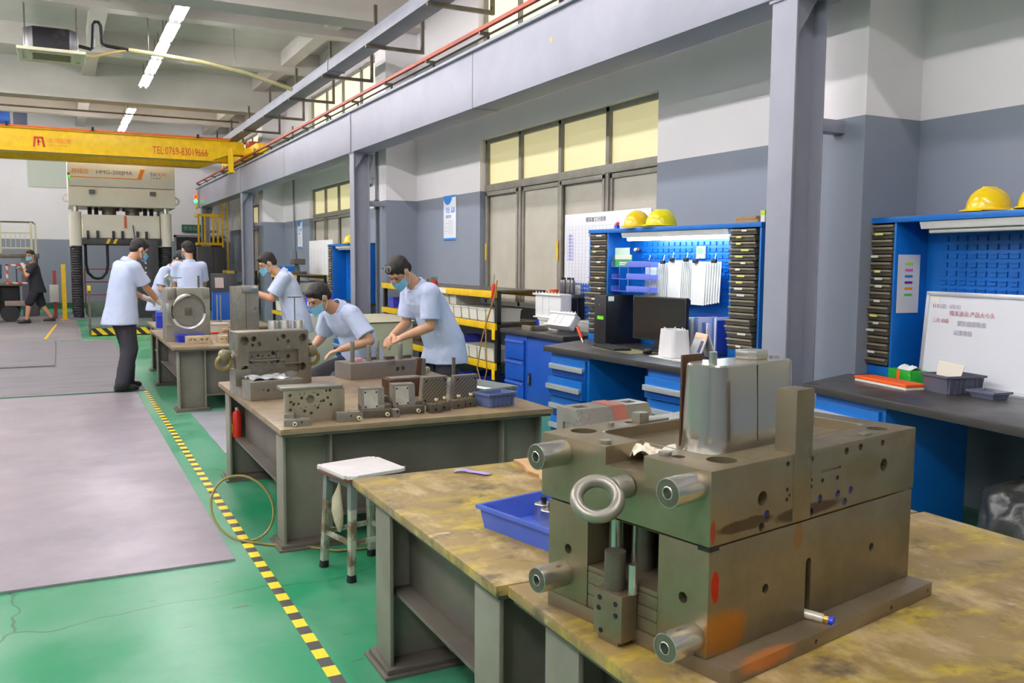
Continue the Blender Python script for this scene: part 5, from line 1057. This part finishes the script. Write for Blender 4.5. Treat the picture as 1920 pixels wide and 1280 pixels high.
for k in range(4): bin0('white bin on the lower shelf of the long rack, %s'%P[k],(4.225,8.72+k*.225,.3985),wc,g='white bins on the lower shelf')
bin0('violet blue bin at the left of the lower shelf row',(4.225,9.66,.3985),mat('violet_blue_plastic',(70,72,190),.4),h=.22)
bin0('vivid blue bin on the floor under the long yellow rack',(4.15,9.05,.001),mat('vivid_blue_plastic',(44,64,196),.4),w_=.4,d_=.5,h=.2)
tag(MB().box(0,.3,0,.3,0,.19).build('cardboard_box',cbm,None,.003,loc=(4.24,11.75,.3985)),'brown cardboard box on the left end of the lower shelf of the yellow rack','box')
tag(MB().box(0,.3,0,.22,0,.22).build('cardboard_box',mat('tan_box',(206,190,140),.6),None,.003,loc=(4.24,11.35,.8385)),'tan box on the middle shelf behind the standing worker','box')
bin0('small blue bin at the left end of the middle shelf',(4.225,12.0,.8385),mat('violet_blue_plastic',(70,72,190),.4))
tag(MB().cyl((0,0,0),(0,0,.06),.04,n=20).build('red_jar',mat('jar_red',(206,20,40),.4),None,.003,loc=(4.35,10.75,1.1885)),'small red jar on top of the long yellow rack','jar')
for k,(y,w_,h) in enumerate(((11.15,.12,.08),(11.0,.05,.1),(11.35,.18,.06))): tag(MB().box(0,.1,0,w_,0,h).build('metal_block',steel,None,.003,loc=(4.4,y,1.1885)),'small metal block on the long rack top, %s of three by the red jar'%('middle','rightmost','leftmost')[k],'block')
tag(MB().cyl((0,0,0),(0,0,.12),.04,.01,n=16).build('red_cone',mat('jar_red',(206,20,40),.4),None,loc=(4.3,12.2,1.1885)),'small red cone at the left end of the long rack top','cone')
tag(MB().box(0,.35,0,.5,0,.16).build('dark_motor',mat('rusty_dark',(84,78,66),.6,.3,(54,50,44),6,.6),None,.02,loc=(4.26,10.3,1.0-.02)),'dark metal lump','lump') if False else None
tag(MB().tube([(4.185,8.55,1.30),(4.18,8.6,1.12),(4.17,8.75,.9),(4.16,8.9,.6),(4.16,9.0,.3),(4.16,8.85,.1),(4.16,8.75,.3),(4.165,8.78,.6),(4.17,8.8,.8),(4.175,8.68,1.0),(4.185,8.57,1.2)],.008,8).build('air_hose',mat('amber_hose',(176,130,60),.4),None),'amber air hose hanging in a loop in front of the yellow rack','hose')
t=thing('air_gun','red handled air gun held upright at the end of the yellow rack','air gun',(4.178,8.64,1.10),0); MB().cyl((0,.02,0),(0,-.02,.16),.016,.02,n=12).build('handle',mat('brush_red',(230,70,40),.4),t,.003); MB().cyl((0,-.02,.16),(0,-.035,.26),.004,n=8).build('nozzle',bright,t)
# pale covered block behind the bending worker
t=thing('covered_machine','pale beige covered block standing on the floor beneath the second column','cover',(2.92,9.05,0),6)
o=MB().box(0,.52,0,.7,0,.84).build('cover',mat('beige_cover',(178,174,150),.7,0,(160,156,130),4,.5,.1,12),t,.03,seg=3); MB().hexa([(-.02,-.02,.845),(.54,-.02,.845),(.54,.72,.845),(-.02,.72,.845),(.1,.15,.9),(.45,.15,.9),(.45,.6,.9),(.1,.6,.9)]).build('lid',mat('beige_cover',(178,174,150),.7),t,.01)
# ---------------- far part of the right side ----------------
hut=[c for c in bpy.data.objects if c.name=='tool_hutch.001'][0]
F=dup(hut,(3.72,15.75,0),0,'blue tool hutch half hidden by the second column, far up the right side')
tag(MB().box(0,1.0,-1.75,.4,.755,.80).build('worktop',top_d,None,.004,loc=(3.75,15.75,0)),'dark worktop under the far blue hutch','worktop')
dc=[c for c in bpy.data.objects if c.name=='drawer_cabinet'][0]
dup(dc,(3.75,16.0,0),0,'blue drawer cabinet with white handles beneath the far hutch'); dup(dc,(2.95,10.62,0),0,'blue drawer cabinet behind the bending worker')
t=thing('grey_tabletop','dark round edged table behind the bending worker','table',(2.93,9.95,0),0); MB().box(0,.7,0,.75,.757,.79).build('tabletop',top_d,t,.01)
for x,y in ((.02,.005),(.64,.005)): MB().box(x,x+.04,y,y+.04,0,.757).build('leg',steel_d,t)
t=thing('pale_cabinet','pale grey office cabinet left of the blue drawers, behind the bench workers','cabinet',(3.0,12.0,0),0); MB().box(0,.6,0,1.0,0,.75).build('body',mat('office_grey',(190,190,180),.5),t,.006)
for k in range(3): MB().box(-.012,-.001,.03,.97,.04+k*.24,.26+k*.24).build('drawer',mat('office_grey',(190,190,180),.5),t,.004)
for k,y in enumerate((12.15,12.45)):
    t=thing('ring_binder','blue ring binder box with a white mark on the far cabinet, %s'%('right','left')[k],'binder',(3.15,y,.7505),0); MB().box(0,.25,0,.26,0,.30).build('cover',mat('binder_blue',(64,74,206),.45),t,.004); MB().box(-.003,-.0,.08,.14,.1,.19).build('white_mark',lab_w,t)
t=thing('planning_board','tall white planning chart board standing by the far window','board',(4.93,17.6,.72),0); MB().box(0,.02,0,1.9,0,1.2).build('board',paper,t,.003)
g=MB()
for k in range(30): g.box(-.002,-.0005,.05,1.85,.04+k*.033,.042+k*.033)
for k in range(7): g.box(-.002,-.0005,.1+k*.27,.104+k*.27,.04,1.04)
g.build('printed_grid',mat('grid_grey',(176,178,190),.6),t)
# big planning sheet in front of the near window
t=thing('planning_sheet','large white planning sheet with a printed grid and blue handwriting at the near window','sheet',(4.93,6.82,1.27),0)
MB().box(0,.012,0,1.58,0,.74).build('sheet',mat('sheet_white',(226,226,232),.6),t,.002)
g=MB()
for k in range(17): g.box(-.0015,0,.03,1.55,.03+k*.036,.0315+k*.036)
for k in range(24): g.box(-.0015,0,.03+k*.066,.0315+k*.066,.03,.6)
g.build('printed_grid',mat('grid_grey',(176,178,190),.6),t)
text('heading','模具加工计划表',.055,mat('ink_black',(90,90,100),.6),t,(-.002,1.15,.65),(PI/2,0,-PI/2))
for k in range(8): text('handwriting','%d  模具 %d'%(k+1,11+k),.03,mat('ink_blue',(120,120,220),.6),t,(-.002,1.52,.5-k*.036),(PI/2,0,-PI/2))
def poster(label,x,y,z,w_,h):
    t=thing('safety_poster',label,'poster',(x,y,z),0)
    MB().box(0,.012,0,w_,0,h).build('panel',mat('poster_white',(232,236,242),.4),t,.002); bl=mat('poster_blue',(30,130,220),.5)
    MB().box(-.0012,0,.0,w_,.0,.03).box(-.0012,0,0,w_,h-.03,h).build('border',bl,t); MB().prism([(w_*(.65+.36*math.cos(a)),h-.0-.13*math.sin(a)) for a in [PI*k/12 for k in range(13)]],-.0015,-.0005,'x').build('corner_arc',bl,t)
    for k in range(2): text('lettering','品质' if k else '安全',.09,bl,t,(-.002,w_*.8-k*w_*.42,h*.62),(PI/2,0,-PI/2),sx=.8)
    text('lettering','质量方针',.05,mat('poster_grey',(120,126,160),.5),t,(-.002,w_*.8,h*.5),(PI/2,0,-PI/2))
    for k in range(7): MB().box(-.0012,0,w_*.2,w_*(.6+.25*(k%2)),h*.42-k*h*.045,h*.43-k*h*.045).build('text_line',mat('poster_line',(190,192,200),.5),t)
    return t
poster('narrow white and blue safety poster on the grey wall left of the near window',4.985,11.52,1.80,.44,.63)
poster('narrow white and blue poster on the wall left of the far window',4.985,20.35,1.78,.42,.62)
t=thing('security_camera','white dome security camera on the pilaster behind the second column','camera',(4.5,13.55,2.78),0); MB().tube([(0,0,0),(-.08,0,.02),(-.1,0,.0)],.015).build('bracket',white,t); MB().lathe([(.05,0),(.055,.04),(.03,.09)],(-.1,0,-.08),18).build('housing',white,t); MB().ell((-.1,0,-.085),(.045,.045,.045)).build('dome',mat('dome_glass',(150,150,156),.2),t)
t=thing('wall_conduit','vertical grey conduit with a switch box on the pilaster beside the second column','conduit',(4.47,13.45,0),0); MB().cyl((0,0,0.02),(0,0,3.6),.022,n=10).build('pipe',greyp,t); MB().box(-.03,.02,-.04,.04,2.3,2.45).build('junction_box',steel_d,t,.004)
t=thing('wall_conduit','vertical conduit ending in a grey switch box on the far wall, by the far poster','conduit',(4.96,21.0,0),0); MB().cyl((0,0,1.7),(0,0,4.6),.02,n=10).build('pipe',greyp,t); MB().box(-.08,.02,-.1,.1,1.15,1.7).build('switch_box',greyp,t,.006)
rack('shorter yellow rack with bins behind the worker in white gloves',4.2,17.6,19.9,(.4,.85,1.2),0)
for k in range(4): bin0('pale bin on the short far rack, %s'%('front lower','second lower','front upper','second upper')[k],(4.215,17.75+(k%2)*1.05,.409 if k<2 else .859),wc,w_=.4,d_=.85,h=.2)
rack('third yellow rack glimpsed at the far end by the third column',4.2,24.6,26.4,(.4,.85,1.2),0)
t=thing('bench_machine','small dark bench drill on the short far rack','machine',(4.3,18.4,1.209),0); MB().box(0,.3,0,.5,0,.06).build('base',steel_d,t,.006); MB().cyl((.15,.25,.06),(.15,.25,.3),.04).build('column',steel_d,t); MB().box(.05,.3,.1,.4,.2,.32).build('head',mat('rusty_dark',(84,78,66),.6),t,.02)
tag(MB().box(0,.4,0,.5,0,.16).build('blue_box',bluep,None,.004,loc=(4.25,19.2,1.209)),'blue box on the short far rack above the yellow beam','box')
hp_=[]
for j in range(60):
    a=j/59*3*2*PI; hp_.append((3.22+.20*math.cos(a),5.95+.26*math.sin(a)+.0,.012+.05*(1+math.sin(a*.5))*.5+.0015*j))
tag(MB().tube(hp_,.006,6).build('loose_hose',mat('olive_hose',(150,136,70),.4),None),'thin olive hose coiled on the floor by the blue drawer cabinets','hose')
# ---------------- machines and platform at far left ----------------
t=thing('work_platform','raised steel platform with a pale tubular railing at the far left','platform',(-2.6,26.0,0),0)
MB().box(0,2.15,0,1.2,1.5,1.62).build('deck',steel_d,t,.006)
pr=mat('rail_cream',(206,206,176),.4)
for x in (1.31,2.0,2.1,.6): MB().box(x-.025,x+.025,-.02,.03,1.62,2.42).build('railing_post',pr,t,.004)
MB().tube([(.0,0,2.40),(1.25,0,2.42),(2.05,0,2.42),(2.1,0,2.35)],.022).build('top_rail',steel_d,t); MB().box(1.33,1.98,-.015,.015,2.12,2.16).box(1.33,1.98,-.015,.015,1.74,1.78).build('mid_rail',pr,t)
for k in range(5): MB().box(1.42+k*.11,1.435+k*.11,-.01,.01,1.78,2.12).build('baluster',pr,t)
for x in (.1,2.0): MB().box(x,x+.12,.5,.62,0,1.5).build('support_leg',steel_d,t)
MB().box(1.75,2.1,0,.5,0,1.5).build('side_cabinet',mat('panel_plum',(92,86,96),.5),t,.01)
t=thing('rack_truck','low flatbed truck with a red and white barred rear frame, by the walking worker','truck',(-1.55,23.9,0),0)
MB().box(-.9,.75,0,.8,.85,.92).build('bed',steel_d,t,.006)
rwm=bpy.data.materials.new('red_white_tape'); rwm.use_nodes=True; N=rwm.node_tree.nodes; L=rwm.node_tree.links; tc=N.new('ShaderNodeTexCoord'); sx=N.new('ShaderNodeSeparateXYZ'); L.new(tc.outputs['Object'],sx.inputs[0]); a=N.new('ShaderNodeMath'); a.operation='ADD'; L.new(sx.outputs[0],a.inputs[0]); L.new(sx.outputs[2],a.inputs[1]); q=N.new('ShaderNodeMath'); q.operation='MULTIPLY'; q.inputs[1].default_value=5; L.new(a.outputs[0],q.inputs[0]); fr=N.new('ShaderNodeMath'); fr.operation='FRACT'; L.new(q.outputs[0],fr.inputs[0]); gt=N.new('ShaderNodeMath'); gt.operation='GREATER_THAN'; gt.inputs[1].default_value=.5; L.new(fr.outputs[0],gt.inputs[0]); mx=N.new('ShaderNodeMix'); mx.data_type='RGBA'; mx.inputs[6].default_value=lin((214,60,40))+(1,); mx.inputs[7].default_value=lin((226,220,210))+(1,); L.new(gt.outputs[0],mx.inputs[0]); L.new(mx.outputs[2],N['Principled BSDF'].inputs['Base Color'])
MB().box(.45,.89,-.02,.01,1.32,1.36).box(.45,.49,-.02,.01,.92,1.36).box(.45,.89,-.02,.01,.90,.94).build('rear_frame',rwm,t); MB().box(.65,.68,-.01,.01,.92,1.32).box(.86,.89,-.01,.01,.92,1.32).build('frame_bar',mat('bar_navy',(40,44,70),.5),t)
for x in (-.5,.5): MB().cyl((x,0,.2),(x,.15,.2),.2,n=24).build('wheel',black,t)
MB().box(-.4,.7,.1,.6,.2,.85).build('chassis',dark,t,.03); MB().box(.4,.95,-.05,.05,.38,.5).build('bumper',mat('bumper_pinkish',(150,130,120),.6),t,.01)
MB().box(-.9,.30,-.12,.2,.5,.95).build('battery_box',mat('panel_slate_blue',(120,132,160),.4),t,.02); MB().box(-.9,.35,-.05,.3,1.02,1.35).build('tool_box',mat('panel_blue_dark',(50,66,96),.4),t,.02)
# ---------------- people ----------------
skin=mat('skin',(206,158,126),.5,0,(190,136,106),6,.5); skin.node_tree.nodes['Principled BSDF'].inputs['Subsurface Weight'].default_value=.08
shirtm=mat('shirt_pale_blue',(196,206,232),.85,0,(184,196,226),5,.5,.15,90); trous=mat('trousers_dark',(44,42,50),.85,0,(56,54,62),5,.5,.15,60)
shoem=mat('shoe_black',(34,32,32),.55); hairm=mat('hair_black',(24,20,19),.7,0,(44,36,30),30,.6,.5,90,stretch=(1,1,.2)); maskm=mat('mask_blue',(120,190,226),.8,0,(150,208,236),10,.5); glovem=mat('glove_white',(226,220,208),.85,0,(206,198,184),10,.5)
def ik(a,b,l1,l2,hint):
    a,b=Vector(a),Vector(b); d=b-a; L_=min(d.length,(l1+l2)*.995); dn=d.normalized(); b=a+dn*L_
    x=(l1*l1-l2*l2+L_*L_)/(2*L_); h=math.sqrt(max(l1*l1-x*x,0)); hv=Vector(hint); hv=(hv-dn*hv.dot(dn)).normalized()
    return a+dn*x+hv*h,b
def cap(m,pts,rad,n=14):
    pts=[Vector(p) for p in pts]
    m.tube(pts,rad,n); m.ell(pts[0],(rad[0],)*3,None,12,8); m.ell(pts[-1],(rad[-1],)*3,None,12,8)
def hand(m,w,d,nrm,side,curl=.5):
    """palm and five separate fingers starting at the wrist w, pointing along d, palm facing nrm"""
    d=d.normalized(); n=(nrm-d*nrm.dot(d)).normalized(); s=d.cross(n)*side
    m.loft([(w+d*.0,s*.026,n*.019),(w+d*.035,s*.037,n*.0165),(w+d*.075,s*.041,n*.015),(w+d*.095,s*.038,n*.012)],14,2.4)
    for k,(o,l) in enumerate(((-.031,.062),(-.0105,.074),(.0105,.078),(.031,.070))):
        p=w+d*.088+s*o; dd=d+s*o*4; q=[p]; ang=.15
        for f in (.45,.32,.23):
            ang+=curl; v=(dd*math.cos(ang)+n*math.sin(ang)).normalized(); p=p+v*l*f; q.append(p)
        cap(m,q,[.0095,.009,.0085,.0075],10)
    p=w+d*.03+s*.030; q=[p]; 
    for f,a in ((.032,.5),(.03,.9)):
        v=(s*.8*math.cos(a)+d*.75+n*.5*a).normalized(); p=p+v*f; q.append(p)
    cap(m,q,[.0125,.011,.009],10)
def person(label,loc_,rz,pel=(0,0,.92),lean=10,side=0,head=(20,0,0),hands=None,feet=None,glove=(0,0),bare=False,top=shirtm,bottom=trous,hair_s=1,curve=0,voxs=.0095,palm=None,elb=None,curl=.5,hem=.17,nt=None,knee=None):
    t=thing('person',label,'person',loc_,rz)
    P=Vector(pel); a=R(lean); b=R(side); sd_=Vector((math.sin(b),math.sin(a),math.cos(a))).normalized()
    a2=R(lean+curve); s2=Vector((math.sin(b),math.sin(a2),math.cos(a2))).normalized()
    X=Vector((1,0,0)); F=X.cross(sd_)*-1; F=Vector((0,math.cos(a),-math.sin(a))); F2=Vector((0,math.cos(a2),-math.sin(a2)))
    mid=P+sd_*.25; chest=mid+s2*.17; nb=chest+s2*.10
    HM=Matrix.Rotation(R(head[1]),3,'Z')@Matrix.Rotation(-R(head[0]),3,'X')@Matrix.Rotation(R(head[2]),3,'Y')
    hf=Vector((0,math.sin(R((lean+curve+head[0])/2)),math.cos(R((lean+curve+head[0])/2))))
    if nt is not None: hf=Vector((0,math.sin(R(nt)),math.cos(R(nt))))
    hc=nb+hf*.085+HM@Vector((0,.02,.10))
    H=lambda x,y,z:hc+HM@Vector((x,y,z))
    body=MB()
    # head: skull, jaw, nose, ears
    body.ell(hc+HM@Vector((0,-.008,.025)),(.076,.094,.092),HM,18,12); body.ell(H(0,.022,-.035),(.058,.066,.078),HM,16,12); body.ell(H(0,.095,-.012),(.013,.016,.026),HM,10,8)
    body.ell(H(0,.072,.03),(.056,.018,.018),HM,12,8); body.ell(H(0,.084,-.062),(.024,.010,.012),HM,10,8)
    for s in (-1,1): body.ell(H(s*.078,-.006,-.004),(.011,.019,.032),HM,10,8)
    cap(body,[nb-s2*.05,nb+hf*.06,H(0,-.012,-.04)],[.062,.055,.056])
    body.loft([(P-sd_*.12,X*.13,F*.09),(P,X*.145,F*.10),(mid,X*.13,F*.09),(chest,X*.15,F2*.095),(nb-s2*.01,X*.10,F2*.06)],18)
    sh=[chest+s2*.035+X*s*.165 for s in (-1,1)]
    E_=[];HN=[]
    for k,s in enumerate((-1,1)):
        tgt=Vector(hands[k]); hint=Vector(elb[k]) if elb else Vector((s*.6,-.6,-.8))
        e,wv=ik(sh[k],tgt,.275,.245,hint); E_.append(e); HN.append(wv)
        cap(body,[chest+s2*.02+X*s*.10,sh[k],sh[k]+(e-sh[k])*.5,e],[.055,.052,.048,.040]); cap(body,[e,e+(wv-e)*.35,wv],[.041,.042,.027])
    hp=[P-sd_*.04+X*s*.078 for s in (-1,1)]; FT=[]; KN=[]
    for k,s in enumerate((-1,1)):
        f=Vector(feet[k]); an_=f+Vector((0,0,.08)); ll=.42 if knee else max(.36,(an_-hp[k]).length*.507); kn,an=ik(hp[k],an_,ll,ll,Vector(knee[k]) if knee else Vector((s*.15,1,0))); FT.append(an); KN.append(kn)
        cap(body,[hp[k],kn],[.08,.055]); cap(body,[kn,kn+(an-kn)*.3,an],[.054,.056,.036])
    palms=palm or (Vector((.5,.2,-.8)),Vector((-.5,.2,-.8)))
    gl=MB()
    for k,s in enumerate((-1,1)):
        d=(HN[k]-E_[k]).normalized()
        hand(gl if glove[k] else body,HN[k],d if not palm else (d+Vector((0,.25,-.1))).normalized(),Vector(palms[k]),s,curl)
        if glove[k]: cap(gl,[HN[k]-d*.035,HN[k]+d*.02],[.034,.032]); cap(body,[HN[k],HN[k]+d*.06],[.026,.02])
    o=body.build('body',skin,t); vox(o,voxs*.72,3)
    if any(glove): o=gl.build('gloves',glovem,t); vox(o,voxs*.72,2)
    # shirt
    sm_=MB(); hz=hem
    dn=Vector((0,-.02,-hz)); dn=dn if not knee else -sd_*hz
    sm_.loft([(P+dn,X*.215,Vector((0,.19,0)) if not knee else F*.15),(P-sd_*.02,X*.195,F*.158),(mid,X*.172,F*.132),(mid+s2*.09,X*.18,F2*.135),(chest,X*.185,F2*.13),(chest+s2*.06,X*.155,F2*.105),(nb,X*.085,F2*.075)],24,2.3)
    for k,s in enumerate((-1,1)):
        v=(E_[k]-sh[k]); en=sh[k]+v*.80
        cap(sm_,[chest+s2*.02+X*s*.10,sh[k]],[.085,.082]); u=v.normalized(); q=u.orthogonal().normalized(); w_=u.cross(q)
        sm_.loft([(sh[k]-u*.02,q*.078,w_*.078),(sh[k]+v*.4,q*.078,w_*.078),(en,q*.082,w_*.082)],16)
    o=sm_.build('shirt',top,t); vox(o,voxs,3,.020,.13)
    cm=MB(); 
    if top is shirtm:
        nd=(hf*.6+s2*.6).normalized(); q=X; w_=nd.cross(q)
        rg=[]
        for r_,z_ in ((.100,-.022),(.084,.036),(.074,.036),(.086,-.016)): rg.append([nb-s2*.012+nd*(z_-(.02 if math.sin(2*PI*j/24)>.55 else 0))+q*r_*math.cos(2*PI*j/24)+(-w_ if False else nd.cross(q)*-1)*-1*r_*.95*math.sin(2*PI*j/24) for j in range(24)])
        cm.rings(rg,False,True); cm.build('collar',top,t)
    # trousers
    pm=MB(); pm.loft([(P+sd_*.10,X*.155,F*.115),(P-sd_*.02,X*.17,F*.13),(P-sd_*.10,X*.165,F*.125)],20,2.3)
    for k,s in enumerate((-1,1)):
        if bare: cap(pm,[hp[k]-Vector((0,0,.02)),hp[k]+(KN[k]-hp[k])*.5,hp[k]+(KN[k]-hp[k])*.98],[.105,.105,.10])
        else:
            en=KN[k]+(FT[k]-KN[k])*.97; cap(pm,[hp[k],hp[k]+(KN[k]-hp[k])*.5,KN[k]],[.100,.100,.09]); cap(pm,[KN[k],KN[k]+(en-KN[k])*.5,en],[.088,.085,.084])
    o=pm.build('trousers' if not bare else 'shorts',bottom,t); vox(o,voxs*1.1,3,.020,.11)
    for k,s in enumerate((-1,1)):
        f=Vector(feet[k]); ft=Vector((s*.12,1,0)).normalized(); r_=Vector((ft.y,-ft.x,0))
        z0=f.z
        q=MB().loft([(f+ft*-.085+Vector((0,0,.035)),r_*.028,Vector((0,0,.034))),(f+ft*-.06+Vector((0,0,.05)),r_*.040,Vector((0,0,.049))),(f+ft*.0+Vector((0,0,.052)),r_*.043,Vector((0,0,.051))),(f+ft*.08+Vector((0,0,.038)),r_*.048,Vector((0,0,.037))),(f+ft*.15+Vector((0,0,.03)),r_*.042,Vector((0,0,.029))),(f+ft*.18+Vector((0,0,.022)),r_*.02,Vector((0,0,.02)))],16,2.4)
        q.build('shoe',shoem,t,smooth=60)
    # hair, eyes, brows, mask
    hm=MB(); hm.ell(H(0,-.018,.047),(.084*hair_s,.098*hair_s,.086*hair_s),HM,20,14); hm.ell(H(0,-.055,-.005),(.072,.055,.06),HM,16,10); hm.ell(H(0,.045,.085),(.062,.045,.030),HM,14,8)
    for s in (-1,1): hm.ell(H(s*.07,.012,.018),(.010,.020,.034),HM,10,8)
    o=hm.build('hair',hairm,t); vox(o,voxs*.8,2,.008,.03)
    for s in (-1,1):
        MB().ell(H(s*.031,.0835,.008),(.014,.006,.0055),HM,12,8).build('eye',mat('eye_dark',(30,22,20),.3),t)
        MB().ell(H(s*.032,.0845,.030),(.018,.005,.0035),HM,12,8).build('eyebrow',hairm,t)
    mk=MB(); mk.grid(lambda a,b:H(.079*math.sin((a-.5)*2.5),.022+.088*math.cos((a-.5)*2.5)+.020*math.exp(-((a-.5)*6)**2)*(1-b*.5),-.018-.088*b*(1-.35*abs(a-.5)*2)),16,10)
    o=mk.build('face_mask',maskm,t,smooth=80); sd2=o.modifiers.new('s','SOLIDIFY'); sd2.thickness=.003; bake(o,80)
    for s in (-1,1):
        MB().tube([H(s*.073,.045,-.03),H(s*.080,.02,-.002),H(s*.084,-.004,.026),H(s*.086,-.018,.01),H(s*.082,-.01,-.04),H(s*.070,.04,-.085)],.0022,6).build('mask_strap',lab_w,o)
    t['_hc']=0; del t['_hc']
    return t,H,HM
p5_=person('worker in a pale blue shirt with glasses on his hair, leaning over the die block',(2.85,6.86,0),99,pel=(0,0,.855),lean=23,curve=14,head=(50,8,0),hands=((-.06,.42,.885),(.06,.44,.895)),feet=((-.12,-.04,0),(.12,.02,0)),voxs=.008,curl=.42,elb=((-.5,-.6,-.8),(.5,-.6,-.8)),hem=.20)
t,H,HM=p5_
for s in (-1,1):
    q=MB().torus(H(s*.036,.075,.118),HM@Vector((0,.55,.8)),.024,.0022,20,6).build('eyeglass_lens_rim',bright,t)
    MB().tube([H(s*.06,.07,.118),H(s*.088,.02,.10),H(s*.09,-.03,.07)],.002,6).build('glasses_arm',black,t)
MB().ell(Vector((.07,.0,0)),(.001,.001,.001)) 
person('worker in a pale blue shirt bent forward, both hands on his knees',(2.33,7.40,0),108,pel=(0,0,.67),lean=22,curve=20,head=(36,-4,0),nt=78,hands=((-.18,.35,.77),(.20,.38,.76)),feet=((-.18,.36,0),(.18,.34,0)),voxs=.008,curl=.25,elb=((-.7,-1,.4),(.7,-1,.4)),palm=(Vector((0,.0,-1)),Vector((0,.0,-1))),knee=((-.1,.6,1),(.1,.6,1)),hem=.12)
person('worker in a pale blue shirt with white gloves reaching to the tall upright steel block',(2.47,10.45,0),80,pel=(0,0,.86),lean=12,curve=12,nt=68,head=(30,6,0),hands=((-.02,.46,1.13),(.05,.48,1.09)),feet=((-.12,-.04,0),(.12,.06,0)),glove=(1,1),voxs=.0095,hem=.2)
person('worker standing at left in pale blue shirt and dark trousers, by the oval cavity plate',(.62,10.98,.0125),-66,pel=(0,0,.95),lean=5,curve=12,nt=50,head=(26,-4,0),hands=((-.12,.36,1.03),(.10,.40,1.0)),feet=((-.12,.10,0),(.12,-.08,0)),glove=(1,1),voxs=.0095,hem=.2)
person('worker seen from behind in a pale blue shirt, past the far bench',(1.69,13.55,0),-4,pel=(0,0,.95),lean=6,curve=8,head=(12,28,0),hands=((-.12,.32,1.02),(.12,.34,1.0)),feet=((-.12,0,0),(.12,0,0)),voxs=.011,hem=.2)
person('worker with bowed head, mostly hidden behind the worker seen from the back',(1.36,14.35,0),-128,pel=(0,0,.9),lean=16,curve=16,head=(40,0,0),hands=((-.15,.36,.95),(.15,.36,.95)),feet=((-.12,0,0),(.12,0,0)),voxs=.011)
blk_c=mat('black_clothes',(26,26,34),.85,0,(36,36,46),5,.5)
person('person in black shirt and shorts with a blue mask, walking at far left',(-.47,23.35,.009),98,pel=(0,0,.86),lean=6,curve=4,head=(8,48,0),hands=((-.12,.26,1.30),(.04,.30,1.22)),feet=((-.10,.24,0),(.10,-.30,.02)),glove=(1,0),voxs=.012,bare=True,top=blk_c,bottom=blk_c,hem=.16)
